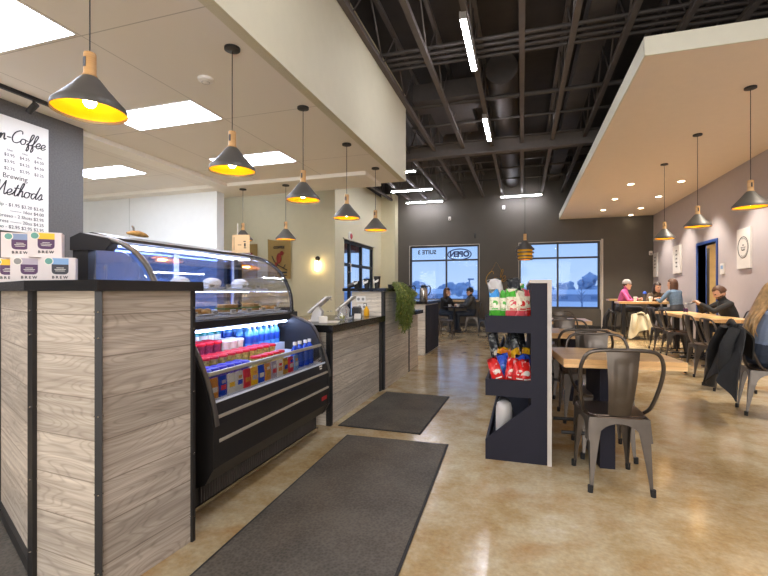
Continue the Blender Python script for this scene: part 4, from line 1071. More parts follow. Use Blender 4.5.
# ------------------------------------------------------------------ floor mats
for x, y, L_, w_, rz, lb in ((-.93, 2.23, 2.3, .84, .03, 'long dark ribbed floor mat in front of the display case'), (-1.17, 4.26, 1.37, .75, -.02, 'shorter dark ribbed floor mat in front of the register counter')):
    t = thing('floor_mat', lb, 'mat', (x, y, 0), rz)
    MB().b2(-w_ / 2 + .014, w_ / 2 - .014, -L_ / 2 + .014, L_ / 2 - .014, .001, .011).build('mat_pile', 'mat', t)
    m = MB()
    for s in (-1, 1):
        m.b2(s * w_ / 2, s * (w_ / 2 - .014), -L_ / 2, L_ / 2, .001, .008); m.b2(-w_ / 2 + .014, w_ / 2 - .014, s * L_ / 2, s * (L_ / 2 - .014), .001, .008)
    m.build('mat_border', 'mat_edge', t)

# ------------------------------------------------------------------ shelf divider
DY0, DY1 = 3.2, 6.3
div = thing('shelf_divider', 'navy half-height divider with snack shelves and a pale edge trim', 'shelf', (0, 4.7, 0))
W(MB().b2(.06, .166, DY0, DY1, 0, 1.255), 'divider_body', 'navy', div)
W(MB().b2(.166, .194, DY0 - .012, DY1, 0, 1.255).b2(.05, .194, DY0 - .012, DY1, 1.255, 1.277), 'edge_trim', 'trimw', div)
W(MB().b2(-.25, .06, DY0, DY1, .905, 1.008).b2(-.25, -.235, DY0, DY1, 1.008, 1.025).b2(-.235, .06, DY0, DY0 + .015, 1.008, 1.025), 'shelf_tray', 'navy', div)
W(MB().b2(-.235, .06, DY0 + .015, DY1, .455, .50).b2(-.25, -.232, DY0, DY1, .455, .572).b2(-.232, .06, DY0, DY0 + .018, .455, .572), 'shelf_tray', 'navy', div)
W(MB().prism([(-.25, 0), (-.25, .14), (.06, .41), (.06, 0)], 'y', DY0, DY0 + .02), 'end_panel', 'navy', div)
W(MB().b2(-.25, -.232, DY0 + .02, DY1, 0, .14).b2(-.232, .06, DY0 + .02, DY1, 0, .07), 'base_shelf', 'navy', div)


def bag(loc, rz, tilt, w_, h, d, mats, label, group, nm='snack_bag'):
    roll = random.Random(label).uniform(-.3, .3); loc = (loc[0], loc[1], loc[2] + abs(roll) * w_ * .5)
    t = thing(nm, label, 'bag', loc, rz, group); TM = Euler((tilt, roll, 0)).to_matrix().to_4x4()
    m = MB(); rg = random.Random(int(abs(loc[0] * 1000 + loc[1] * 377)))
    n, K = 20, 12; rings = []
    for k in range(K + 1):
        v = k / K; dz = max(.004, d / 2 * math.sin(PI * min(1, max(0, (v - .05) / .9))) ** .55) if .04 < v < .96 else .003
        ww = w_ / 2 * (1 - .12 * math.sin(PI * v)) * (1 - .3 * max(0, v - .35))
        ring = []
        for j in range(n):
            a = 2 * PI * j / n; c, s_ = math.cos(a), math.sin(a)
            ring.append(m.bm.verts.new(Vector((ww * math.copysign(abs(c) ** .6, c), dz * math.copysign(abs(s_) ** .9, s_) + (rg.uniform(-.006, .006) + .006 * math.sin(7 * a + 9 * v)) * (.04 < v < .96), h * v + (.012 * math.sin(3 * a + loc[0] * 40) + rg.uniform(-.005, .005)) * (v > .9)))))
        rings.append(ring)
    m.bm.faces.new(rings[0]); m.bm.faces.new(rings[-1])
    for k in range(K):
        mi = 1 if (k < 3) else (2 if k > 8 else 0)
        for j in range(n):
            f = m.bm.faces.new((rings[k][j], rings[k][(j + 1) % n], rings[k + 1][(j + 1) % n], rings[k + 1][j])); f.material_index = mi
    b = m.xf(TM).build('bag_film', list(mats[:3]), t, smooth=60)
    g = MB().ico((0, -d * .5 + .002, h * .52), w_ * .28, 2, (1, .12, .8)).box((0, -d * .5, h * .3), (w_ * .5, .006, h * .05)).xf(TM)
    g.build('print_mark', mats[3], t, smooth=60)
    return t


def blotch(name, c1, c2, scale):
    m, t, p = newmat(name); N = t.nodes; L = t.links
    tcn = N.new('ShaderNodeTexCoord'); n = N.new('ShaderNodeTexNoise'); n.inputs['Scale'].default_value = scale; n.inputs['Detail'].default_value = 3; n.inputs['Distortion'].default_value = 1.5
    L.new(tcn.outputs['Object'], n.inputs['Vector'])
    r = N.new('ShaderNodeValToRGB'); r.color_ramp.elements[0].position = .56; r.color_ramp.elements[0].color = lin(c1); r.color_ramp.elements[1].position = .66; r.color_ramp.elements[1].color = lin(c2)
    L.new(n.outputs['Fac'], r.inputs[0]); L.new(r.outputs[0], p.inputs['Base Color']); p.inputs['Roughness'].default_value = .28
    b = N.new('ShaderNodeBump'); b.inputs['Strength'].default_value = .5; b.inputs['Distance'].default_value = .006
    n2 = N.new('ShaderNodeTexNoise'); n2.inputs['Scale'].default_value = 45; L.new(tcn.outputs['Object'], n2.inputs['Vector']); L.new(n2.outputs['Fac'], b.inputs['Height']); L.new(b.outputs[0], p.inputs['Normal'])
    return m


M.update(bagcream=blotch('bag_cream', 'e4dcc2', 'c9925e', 26), bagcreamg=blotch('bag_cream_green', 'e8e2c8', '8fae62', 26), green=mat('bag_green', '4fae35', .3), pink=mat('bag_pink', 'd6535a', .3), redbag=blotch('bag_red', 'd3211c', 'ecd9d2', 18), bluebag=blotch('bag_blue', '2f55c8', '6d92e6', 20), yellowbag=blotch('bag_yellow', 'efb51a', 'c96a1c', 18), orangebag=mat('bag_orange', 'e07b22', .25), blackbag=blotch('bag_black', '18181a', '7d8078', 22), silver=mat('bag_silver', 'c2bcb5', .4, .1), skyb=mat('bag_sky', '3b8fcf', .3))
g = 'snack bags on the top shelf of the divider'
bag((-.188, 3.32, 1.009), .1, -.1, .088, .19, .055, ('bagcreamg', 'green', 'skyb', 'green'), 'cream bag with green base and blue top, leftmost on the top shelf', g)
bag((-.125, 3.34, 1.009), -.15, -.1, .078, .185, .05, ('bagcreamg', 'green', 'green', 'green'), 'cream bag with green ends, second from left on the top shelf', g)
bag((-.065, 3.295, 1.009), .3, -.12, .105, .195, .055, ('bagcream', 'pink', 'green', 'pink'), 'cream bag with pink base and green top, middle of the top shelf', g)
bag((-.005, 3.30, 1.009), .65, -.14, .095, .185, .05, ('bagcream', 'pink', 'bagcream', 'redbag'), 'cream bag with pink base leaning beside the navy end panel', g)
bag((.033, 3.36, 1.009), .5, -.06, .075, .20, .045, ('bagcream', 'redbag', 'pink', 'redbag'), 'red topped bag squeezed against the divider wall on the top shelf', g)
bag((-.16, 3.62, 1.009), .0, -.05, .14, .27, .07, ('silver', 'silver', 'silver', 'grey'), 'tall silver bag behind the cream bags on the top shelf', g)
bag((-.03, 3.62, 1.009), .1, -.05, .12, .275, .07, ('blackbag', 'blackbag', 'blackbag', 'paper'), 'tall black bag behind the cream bags on the top shelf', g)
bag((-.08, 3.85, 1.009), .0, -.05, .14, .24, .07, ('bagcream', 'green', 'green', 'green'), 'green and cream bag in the third rank of the top shelf', g)
g = 'snack bags on the middle shelf of the divider'
for x, y, rz, lb in ((-.155, 3.30, .5, 'red crisp bag leftmost in the front rank of the middle shelf'), (-.085, 3.335, .3, 'red crisp bag second in the front rank of the middle shelf'), (-.035, 3.295, .45, 'red crisp bag third in the front rank of the middle shelf'), (.03, 3.32, .5, 'red crisp bag against the divider wall in the front rank of the middle shelf')):
    bag((x, y, .501), rz, -.12, .10, .19, .05, ('redbag', 'redbag', 'redbag', 'paper'), lb, g)
for x, y, lb in ((-.185, 3.42, 'blue crisp bag leftmost behind the red bags'), (-.10, 3.46, 'blue crisp bag second from left behind the red bags'), (-.02, 3.43, 'blue crisp bag third from left behind the red bags'), (.025, 3.50, 'blue crisp bag beside the divider wall behind the red bags')):
    bag((x, y, .501), .25, -.12, .10, .2, .05, ('bluebag', 'bluebag', 'bluebag', 'skyb'), lb, g)
for x, y, lb, c in ((-.18, 3.60, 'yellow crisp bag leftmost in the third rank', 'yellowbag'), (-.11, 3.585, 'orange crisp bag in the third rank', 'orangebag'), (-.04, 3.61, 'yellow crisp bag in the middle of the third rank', 'yellowbag'), (.02, 3.63, 'yellow crisp bag by the divider wall in the third rank', 'yellowbag')):
    bag((x, y, .501), .1, -.15, .10, .235, .05, (c, c, c, 'redbag'), lb, g)
for i, (x, y) in enumerate(((-.18, 3.78), (-.09, 3.8), (0, 3.79), (-.17, 3.98), (-.08, 4.0), (.01, 3.98))):
    bag((x, y, .501), .1, -.08, .105, .335, .06, ('blackbag', 'blackbag', 'blackbag', 'green' if i % 2 else 'paper'), 'tall black bag, %s of the ranks at the back of the middle shelf' % ('front left', 'front middle', 'front right', 'rear left', 'rear middle', 'rear right')[i], g)
t = thing('coffee_sack', 'plump white bag with a dark tie standing on the lowest shelf', 'bag', (-.13, 3.42, .071), .1)
MB().lathe([(0, 0), (.054, .004), (.06, .04), (.06, .25), (.05, .29), (.02, .305), (0, .305)], n=26).xf(Matrix.Diagonal((1, .8, 1, 1))).build('sack_body', 'silver', t, smooth=60)
MB().tube([(-.045, 0, .29), (-.03, -.005, .318), (.03, -.005, .318), (.05, 0, .28), (.072, -.01, .2)], .007, 6).build('dark_tie', 'black', t, smooth=60)

# ------------------------------------------------------------------ cafe chairs
def make_chair(label, group):
    t = thing('cafe_chair', label, 'chair', (0, 0, -50), 0, group)
    m = MB()
    sp = [(-.175, .17), (-.185, .05), (-.165, -.13), (-.12, -.172), (.12, -.172), (.165, -.13), (.185, .05), (.175, .17), (.14, .192), (-.14, .192)]
    m.prism(sp, 'z', .437, .455)
    es = [e_ for e_ in m.bm.edges if abs(e_.verts[0].co.z - .455) < 1e-4 and abs(e_.verts[1].co.z - .455) < 1e-4]
    bmesh.ops.bevel(m.bm, geom=es, offset=.01, segments=3, affect='EDGES')
    m.build('seat', 'steel_seat', t, smooth=50)
    # arched apron: four plates with a round cut between the legs
    ap = MB()
    for q in range(4):
        mt = Matrix.Rotation(q * PI / 2, 4, 'Z')
        bw = .163
        arc = [(.128 * math.cos(a), .30 + .105 * math.sin(a)) for a in [PI * i / 14 for i in range(15)]]
        inner = [(-x, z) for x, z in arc]  # left to right
        pts = [(-bw - .004, .437), (-bw - .012, .30)] + inner + [(bw + .012, .30), (bw + .004, .437)]
        off = len(ap.bm.verts)
        A, B = [], []
        for x, z in pts:
            yy = .166 + (.437 - z) * .085
            A.append(ap.bm.verts.new(mt @ Vector((x, yy, z)))); B.append(ap.bm.verts.new(mt @ Vector((x, yy - .004, z))))
        n = len(pts)
        top_i = [0, n - 1]
        # faces as a fan of quads between the arch and the top edge
        for i in range(1, n - 2):
            x0, x1 = pts[i][0], pts[i + 1][0]
        def topv(x): 
            return mt @ Vector((x, .166, .437))
        tv = {}
        for L_ in (A,):
            tops = [ap.bm.verts.new(topv(max(-bw - .004, min(bw + .004, p[0])))) for p in pts]
            for i in range(1, n - 2): ap.bm.faces.new((L_[i], L_[i + 1], tops[i + 1], tops[i]))
    # drop loose verts, weld
    bmesh.ops.delete(ap.bm, geom=[v for v in ap.bm.verts if not v.link_faces], context='VERTS')
    bmesh.ops.remove_doubles(ap.bm, verts=ap.bm.verts, dist=.0005)
    bmesh.ops.solidify(ap.bm, geom=list(ap.bm.faces), thickness=.004)
    ap.build('apron', 'steel', t, smooth=40)
    for sx_ in (-1, 1):
        for sy_ in (-1, 1):
            lg = MB()
            top_, bot = Vector((sx_ * .167, sy_ * .17, .44)), Vector((sx_ * .172, sy_ * .205, .012))
            N_ = 8
            for ax in (0, 1):
                vv = []
                for i in range(N_ + 1):
                    v = i / N_; p = top_.lerp(bot, v); wd = .015 + .062 * (1 - v) ** 1.25
                    d_ = Vector((-sx_, 0, 0)) if ax == 0 else Vector((0, -sy_, 0))
                    vv.append((lg.bm.verts.new(p), lg.bm.verts.new(p + d_ * wd)))
                for a, b in zip(vv, vv[1:]): lg.bm.faces.new((a[0], b[0], b[1], a[1]))
            bmesh.ops.remove_doubles(lg.bm, verts=lg.bm.verts, dist=.0003)
            bmesh.ops.recalc_face_normals(lg.bm, faces=lg.bm.faces)
            bmesh.ops.solidify(lg.bm, geom=list(lg.bm.faces), thickness=.005)
            L_ = lg.build('leg', 'steel', t, smooth=35)
            MB().tube([bot + Vector((0, 0, -.012)), bot + Vector((-sx_ * .002, -sy_ * .002, .03))], [.015, .017], 8).build('foot_pad', 'rubber', L_)
    hp = [(-.175, -.06, .452), (-.195, -.11, .50), (-.22, -.165, .63), (-.225, -.205, .75), (-.192, -.228, .83), (-.12, -.24, .853), (0, -.243, .855)]
    hp = hp + [(-x, y, z) for x, y, z in hp[-2::-1]]
    MB().tube([tuple(p) for p in catmull(hp, 5)], .0115, 8).build('back_frame', 'steel', t, smooth=60)
    s_ = MB()
    def spl(u, v):
        wd = .062 + (.092 - .062) * v; x = (u - .5) * 2 * wd
        z = .45 + .402 * v; y = -.17 - .073 * v ** .8 - .018 * math.sin(PI * v) + .012 * (2 * (u - .5)) ** 2
        if .22 < u < .78 and .25 < v < .86: y += .004
        return Vector((x, y, z))
    s_.grid(spl, 14, 22)
    bmesh.ops.recalc_face_normals(s_.bm, faces=s_.bm.faces)
    bmesh.ops.solidify(s_.bm, geom=list(s_.bm.faces), thickness=.004)
    s_.build('back_splat', 'steel', t, smooth=30)
    return t


chair0 = make_chair('gunmetal chair in front of the nearest pine table, its back turned to the camera', 'gunmetal cafe chairs')
chair0.location = (.535, 3.08, 0); chair0.rotation_euler.z = .12
H = PI / 2
for x, y, rz, lb in ((.575, 3.62, PI + .05, 'gunmetal chair pushed under the far side of the nearest pine table'), (.53, 4.49, .05, 'gunmetal chair with its back to us before the second pine table'),
                     (.51, 5.40, PI, 'gunmetal chair pushed under the far side of the second pine table'), (.50, 6.72, 0, 'gunmetal chair with its back to us before the third pine table'),
                     (.6, 7.62, PI, 'gunmetal chair at the far side of the third pine table'), (.62, 10.6, -H, 'gunmetal chair standing alone beyond the third pine table'),
                     (-1.40, 13.1, H, 'gunmetal chair under the man in the cap'), (-2.28, 13.15, -H, 'gunmetal chair under the woman by the lettered window'),
                     (-.86, 11.9, .6, 'gunmetal chair near the far wall seen below the snack shelf'),
                     (2.49, 7.28, -H, 'gunmetal chair with brown seat at the near corner of the long pine table'), (2.74, 9.42, -H, 'gunmetal chair second along the aisle side of the long pine table'),
                     (2.74, 10.22, -H, 'gunmetal chair third along the aisle side of the long pine table'), (3.5, 8.95, H, 'gunmetal chair under the bearded man against the wall'),
                     (2.29, 5.2, -H - .17, 'gunmetal chair with the black coat hung over its back'), (2.4, 6.35, -H, 'gunmetal chair hidden behind the hanging black coat')):
    dup(chair0, (x, y, 0), rz, lb)


def stool(loc, h, label, group=None):
    t = thing('metal_stool', label, 'stool', loc, 0, group)
    MB().box((0, 0, h - .012), (.31, .31, .024), None, .01).build('seat', 'steel_seat', t)
    for a in (-1, 1):
        for b in (-1, 1):
            MB().tube([(a * .13, b * .13, h - .02), (a * .19, b * .19, 0)], [.024, .012], 6).build('leg', 'steel', t)
    m = MB()
    for q in range(4):
        mt = Matrix.Rotation(q * H, 4, 'Z')
        m.tube([mt @ Vector((.13 * c, .15 + .0 * s_, h - .02 - .10 * (1 - s_))) for c, s_ in [(math.cos(a), math.sin(a)) for a in [PI * i / 10 for i in range(11)]]], .012, 6)
    for q in range(4):
        mt = Matrix.Rotation(q * H, 4, 'Z'); e_ = .165 if h > .5 else .172; z = h * .4
        m.tube([mt @ Vector((-e_, e_, z)), mt @ Vector((e_, e_, z))], .008, 6)
    m.build('stretcher', 'steel', t)
    return t


stool((-1.87, 11.3, 0), .45, 'low backless metal stool in front of the couple at the window')
stool((2.52, 13.08, 0), .64, 'tall metal stool under the woman in pink', 'tall stools at the high table')
stool((3.36, 13.38, 0), .64, 'tall metal stool behind the high table against the pale wall', 'tall stools at the high table')
stool((3.52, 11.95, 0), .64, 'tall metal stool under the person in the denim jacket', 'tall stools at the high table')
stool((2.78, 12.35, 0), .64, 'tall metal stool with the pale beige coat thrown over it', 'tall stools at the high table')


# ------------------------------------------------------------------ tables
def small_table(x, y, rz, w_, d_, label):
    t = thing('pine_table', label, 'table', (x, y, 0), rz, 'pine tables along the divider')
    MB().b2(-w_ / 2, w_ / 2, -d_ / 2, d_ / 2, .694, .75, .003).build('tabletop', 'table', t)
    MB().b2(-.115, -.02, -.2, .2, .0, .694).build('leg', 'navy', t)
    for yy in (-.17, .17):
        MB().tube([(-w_ / 2 + .01, yy, .22), (-.115, yy, .22)], .013, 8).build('foot_rail', 'black', t)
    return t


small_table(.60, 3.47, .09, .73, .64, 'nearest pine table, butted against the snack shelf divider')
small_table(.60, 5.36, .04, .76, .72, 'second pine table along the divider, one chair before it')
small_table(.61, 7.48, .02, .76, .72, 'third pine table along the divider, farthest and smallest')


def long_table(x0, x1, y0, y1, z, label):
    t = thing('pine_table', label, 'table', ((x0 + x1) / 2, (y0 + y1) / 2, 0))
    a, b = (x1 - x0) / 2, (y1 - y0) / 2
    MB().b2(-a, a, -b, b, z - .05, z, .003).build('tabletop', 'table', t, uvswap=(b > a))
    for s in (-1, 1):
        if b > a:
            MB().b2(-.05, .05, s * b * .6 - .05, s * b * .6 + .05, .02, z - .05).build('leg', 'black', t); MB().b2(-.3, .3, s * b * .6 - .035, s * b * .6 + .035, 0, .02).build('leg_foot', 'black', t)
        else:
            MB().b2(s * a * .75 - .04, s * a * .75 + .04, -.05, .05, .02, z - .05).build('leg', 'black', t); MB().b2(s * a * .75 - .035, s * a * .75 + .035, -.25, .25, 0, .02).build('leg_foot', 'black', t)
    return t


long_table(2.72, 3.36, 7.85, 9.5, .765, 'pine table where the bearded man sits with his phone')
long_table(2.74, 3.38, 9.52, 10.75, .765, 'pine table continuing behind the bearded man\'s table')
long_table(2.32, 3.55, 12.2, 12.82, .93, 'high pine table with three people around it')
long_table(2.4, 3.7, 14.0, 14.5, .97, 'high pine bar table against the far dark wall')
long_table(2.78, 3.4, 4.6, 6.2, .765, 'pine table before the long haired woman, off the right edge')
t = thing('bistro_table', 'small dark table between the couple at the window', 'table', (-1.88, 12.75, 0))
MB().box((0, 0, .73), (.58, .6, .03), None, .006).build('tabletop', 'navy', t)
MB().lathe([(0, 0), (.22, .005), (.22, .02), (.03, .04), (.03, .71), (0, .71)], n=20).build('leg', 'black', t, smooth=40)
M['saucer'] = M['white']
for p, lb in (((-2.0, 12.62, .745), 'white cup on the small dark table by the woman'), ((-1.76, 12.6, .745), 'white cup on the small dark table by the man in the cap')):
    t = thing('coffee_cup', lb, 'cup', p)
    MB().lathe([(0, .004), (.03, 0), (.042, .07), (.039, .07), (.027, .006), (0, .008)], n=20).build('cup_wall', 'white', t, smooth=50)
    MB().tube([(.04, 0, .06), (.062, 0, .05), (.056, 0, .025), (.034, 0, .02)], .005, 6).build('handle', 'white', t, smooth=60)
# things on the right hand tables
tag(MB().box((0, 0, .006), (.3, .22, .012), None, .003).build('open_magazine', 'magazine', loc=(3.02, 8.45, .765), rotz=.5), 'cream magazine lying on the bearded man\'s table', 'magazine')
t = thing('water_bottle', 'clear bottle with a purple label on the long pine table', 'bottle', (2.86, 9.3, .765))
MB().lathe([(0, 0), (.035, .004), (.036, .13), (.016, .18), (.015, .2), (0, .2)], n=18).build('bottle_body', 'glass', t, smooth=50)
MB().lathe([(.0365, .05), (.0372, .055), (.0372, .11), (.0365, .115)], n=18).build('wrap_label', 'plum', t, smooth=50); MB().lathe([(0, .195), (.018, .195), (.018, .22), (0, .22)], n=14).build('cap', 'white', t)
t = thing('tumbler', 'dark tumbler with a blue cap on the high table beside the woman in pink', 'bottle', (2.98, 12.62, .93))
MB().lathe([(0, 0), (.04, .003), (.042, .2), (0, .2)], n=18).build('tumbler_body', 'duct', t, smooth=50); MB().lathe([(0, .2), (.043, .2), (.04, .24), (.02, .26), (0, .26)], n=18).build('cap', 'bluebag', t, smooth=50)
for p, c, lb in (((2.72, 12.4, .93), 'white', 'white lidded cup on the high table nearest the woman in pink'), ((3.05, 12.35, .93), 'white', 'white lidded cup in the middle of the high table'), ((3.13, 12.68, .93), 'bread', 'brown paper cup on the high table before the dark haired woman'), ((3.42, 12.6, .93), 'white', 'white lidded cup at the right end of the high table')):
    t = thing('takeaway_cup', lb, 'cup', p)
    MB().lathe([(0, 0), (.03, 0), (.042, .11), (0, .11)], n=18).build('cup_wall', c, t, smooth=50); MB().lathe([(0, .108), (.045, .108), (.044, .118), (.036, .125), (0, .125)], n=18).build('lid', 'white', t, smooth=50)
tag(MB().box((0, 0, .004), (.3, .21, .008)).build('paper_sheet', 'paper', loc=(2.85, 12.55, .93), rotz=.4), 'white paper sheet spread on the high table', 'paper')

# ------------------------------------------------------------------ people
def seg_dist(P, a, b):
    ab = b - a; t = np.clip(((P - a) @ ab) / max(1e-9, ab @ ab), 0, 1)
    return np.linalg.norm(P - (a + t[:, None] * ab), axis=1)


def ik(a, b, l1, l2, pole):
    """joint position between a and b"""
    d = (b - a); L_ = min(d.length, (l1 + l2) * .999); d.normalize()
    x = (l1 * l1 - l2 * l2 + L_ * L_) / (2 * L_); h = math.sqrt(max(0, l1 * l1 - x * x))
    p = pole - d * pole.dot(d); p.normalize()
    return a + d * x + p * h


def person(label, loc, rz, sh, lean, head, hands, top, legs, hairc, cat='person', feet=None, puffy=0, sc=1.0, female=True, knees=(.44, .44), beard=None, grip=(.6, .6), twist=0, skin='skin'):
    """seated figure facing local +Y. head=(yaw,pitch). hands: two local targets."""
    root = thing('person', label, cat, loc, rz)
    V_ = Vector; cap = []      # (a, ra, b, rb, material)
    P = V_((0, 0, sh + .09)); u = V_((0, math.sin(lean), math.cos(lean))); fw = V_((0, math.cos(lean), -math.sin(lean)))
    tw = Matrix.Rotation(twist, 3, 'Z')
    shw = .165 if female else .19
    waist = P + u * .15; chest = P + u * .34; neck = P + u * .50
    sd = tw @ V_((1, 0, 0))
    S_ = [P + u * .445 + sd * s * shw for s in (-1, 1)]
    m = MB()

    def ell_chain(rows_, n=18):
        """rows of (centre, rx, ry, sidevec)"""
        rings = []
        for c, rx, ry, s in rows_:
            f_ = s.cross(u).normalized() * -1
            rings.append([m.bm.verts.new(c + s * rx * math.cos(2 * PI * j / n) + f_ * ry * math.sin(2 * PI * j / n)) for j in range(n)])
        for A, B in zip(rings, rings[1:]):
            for j in range(n): m.bm.faces.new((A[j], A[(j + 1) % n], B[(j + 1) % n], B[j]))
        m.bm.faces.new(rings[0]); m.bm.faces.new(rings[-1])
    X = V_((1, 0, 0)); pf = puffy
    hipw = .185 if female else .175
    ell_chain([(P - u * .085, .10, .09, X), (P - u * .05, hipw * .95, .125, X), (P + u * .03, hipw + pf * .5, .13, X), (waist, (.14 if female else .165) + pf, .105 + pf, X.lerp(sd, .3).normalized()), (P + u * .25, (.155 if female else .18) + pf, .115 + pf, X.lerp(sd, .6).normalized()),
               (chest + fw * .01, (.165 if female else .195) + pf, .12 + pf, sd), (P + u * .43, shw + .01 + pf * .6, .098 + pf * .6, sd), (P + u * .475, shw * .72, .078, sd), (neck + u * .005, .07, .065, sd)])
    if female:
        for s in (-1, 1): m.ico(chest + fw * .085 + sd * s * .075 + u * .01, .065, 2, (1, .9, .9))
    cap.append((P - u * .1, .16, P + u * .06, .16, 'legs')); cap.append((waist + u * .02, .15, P + u * .44, .15, 'top'))

    def limb(pts, rs, mtl, n=10):
        m.tube([tuple(p) for p in catmull([tuple(q) for q in pts], 4)], [float(r) for r in np.interp(np.linspace(0, len(pts) - 1, 4 * (len(pts) - 1) + 1), range(len(pts)), rs)], n)
        for p, r in zip(pts, rs): m.ico(p, r * .98, 2)
        for (a, ra), (b, rb) in zip(zip(pts, rs), list(zip(pts, rs))[1:]): cap.append((a, ra, b, rb, mtl))
    # neck and head
    yaw, pitch = head
    hm = (Matrix.Rotation(yaw, 3, 'Z') @ Matrix.Rotation(pitch, 3, 'X'))
    nb = neck - u * .03; hc = neck + u * .075 + V_((0, .028, .055))
    hm4 = Matrix.Translation(hc) @ hm.to_4x4()
    m.tube([tuple(nb), tuple(neck + u * .04), tuple(hc - V_((0, 0, .04)))], [.062 if not female else .052, .056 if not female else .047, .05], 12)
    cap.append((neck + u * .03, .05, hc, .05, skin))
    # skull and face profile: rows along local z
    rows_ = [(-.118, .022, .022, .052), (-.108, .04, .042, .04), (-.085, .054, .066, .022), (-.055, .064, .083, .006), (-.02, .070, .092, 0), (.015, .074, .096, -.004), (.05, .074, .096, -.008), (.08, .066, .086, -.010), (.10, .05, .066, -.012), (.116, .024, .034, -.012)]
    n = 20; rings = []
    for z, rx, ry, oy in rows_:
        rings.append([m.bm.verts.new(hm4 @ V_((rx * math.cos(2 * PI * j / n), oy + ry * math.sin(2 * PI * j / n), z))) for j in range(n)])
    for A, B in zip(rings, rings[1:]):
        for j in range(n): m.bm.faces.new((A[j], A[(j + 1) % n], B[(j + 1) % n], B[j]))
    m.bm.faces.new(rings[0]); m.bm.faces.new(rings[-1])
    m.tube([hm4 @ V_((0, .086, .022)), hm4 @ V_((0, .106, -.018)), hm4 @ V_((0, .098, -.03))], [.008, .014, .012], 8)
    m.tube([hm4 @ V_((-.02, .086, -.062)), hm4 @ V_((0, .094, -.062)), hm4 @ V_((.02, .086, -.062))], [.006, .009, .006], 6)
    for s in (-1, 1):
        m.ico(hm4 @ V_((s * .074, -.008, -.012)), .03, 2, (.35, .6, 1))
        m.ico(hm4 @ V_((s * .03, .082, .028)), .016, 2, (1.2, .5, .45))   # brow
    cap.append((hm4 @ V_((0, 0, .05)), .08, hm4 @ V_((0, .03, -.09)), .06, skin))
    # arms and hands
    for i, s in enumerate((-1, 1)):
        T = V_(hands[i]); sh_ = S_[i]
        el = ik(sh_, T, .285, .255, V_((s * .75, -.35, -.75)))
        a0 = sh_ + u * -.01
        r = .058 + pf * .8 - (.01 if female else 0)
        limb([a0, sh_.lerp(el, .5), el], [r, r * .9, r * .74], 'top')
        wd = (T - el).normalized(); wrist = el + wd * .255
        limb([el, el.lerp(wrist, .45), wrist - wd * .03], [r * .76, r * .7, r * .56], 'top')
        # hand: palm and five fingers
        side = wd.cross(V_((0, 0, 1))); side = side.normalized() if side.length > .1 else X.copy()
        dn = side.cross(wd).normalized()
        if dn.z > 0: dn = -dn
        inward = side * (1 if side.dot(X * -s) > 0 else -1)
        palm = wrist + wd * .045
        m.tube([tuple(wrist - wd * .03), tuple(wrist), tuple(palm), tuple(wrist + wd * .085)], [.024, .027, .037, .034], 10, flat=(.55, 1) if abs(dn.z) > .3 else (.7, .9))
        cap.append((wrist - wd * .015, .026, wrist + wd * .09, .034, skin))
        for k in range(4):
            off = inward * (.027 - .018 * k); ln = (.07, .078, .072, .056)[k]; c = grip[i]
            q0 = wrist + wd * .08 + off; d1 = (wd * math.cos(c * .6) + dn * math.sin(c * .6)); d2 = (wd * math.cos(c * 1.5) + dn * math.sin(c * 1.5)); d3 = (wd * math.cos(c * 2.3) + dn * math.sin(c * 2.3))
            q1 = q0 + d1 * ln * .45; q2 = q1 + d2 * ln * .32; q3 = q2 + d3 * ln * .25
            m.tube([tuple(q0 - wd * .015), tuple(q0), tuple(q1), tuple(q2), tuple(q3)], [.0085, .0088, .0085, .0078, .0065], 7)
            cap.append((q0, .009, q1, .009, skin)); cap.append((q1, .009, q3, .008, skin))
        t0 = wrist + wd * .03 + inward * .026; t1 = t0 + (inward * .7 + wd * .6 + dn * .25).normalized() * .032; t2 = t1 + (wd * .9 + dn * .35 + inward * .05).normalized() * .032
        m.tube([tuple(t0 - inward * .012), tuple(t0), tuple(t1), tuple(t2)], [.012, .0115, .0095, .0075], 7); cap.append((t0, .011, t2, .009, skin))
    # legs
    for i, s in enumerate((-1, 1)):
        hip = P + V_((s * .085, .0, -.01)); kn = P + V_((s * .115, knees[i], -.01))
        ft = V_(feet[i]) if feet else V_((s * .12, knees[i] - .04 + .0, .085))
        an_ = V_((ft.x, ft.y, ft.z))
        sh_dir = an_ - kn
        limb([hip, hip.lerp(kn, .5), kn], [.092, .082, .064], 'legs')
        limb([kn, kn.lerp(an_, .35), an_], [.063, .058, .042], 'legs')
        toe = an_ + V_((s * .02, .15, -.05))
        m.tube([tuple(an_ + V_((0, -.05, -.05))), tuple(an_ + V_((0, 0, -.035))), tuple(an_ + V_((s * .01, .08, -.048))), tuple(toe)], [.034, .045, .04, .026], 10, flat=(.8, 1.0))
        cap.append((an_ + V_((0, -.05, -.06)), .03, toe, .03, 'shoe'))
    bmesh.ops.recalc_face_normals(m.bm, faces=m.bm.faces)
    me = bpy.data.meshes.new('body'); m.bm.to_mesh(me); m.bm.free()
    ob = bpy.data.objects.new('body', me); C.objects.link(ob)
    rm = ob.modifiers.new('r', 'REMESH'); rm.mode = 'VOXEL'; rm.voxel_size = .0075
    sm = ob.modifiers.new('s', 'SMOOTH'); sm.iterations = 3; sm.factor = .5
    dg = bpy.context.evaluated_depsgraph_get(); dg.update()
    me2 = bpy.data.meshes.new_from_object(ob.evaluated_get(dg)); bpy.data.objects.remove(ob)
    mats_ = [skin, top, legs, 'black', 'eye', 'lip'] + ([hairc] if beard else [])
    idx = {skin: 0, 'top': 1, 'legs': 2, 'shoe': 3}
    nF = len(me2.polygons); ctr = np.empty(nF * 3); me2.polygons.foreach_get('center', ctr); ctr = ctr.reshape(-1, 3)
    best = np.full(nF, 1e9); mi = np.zeros(nF, dtype=np.int32)
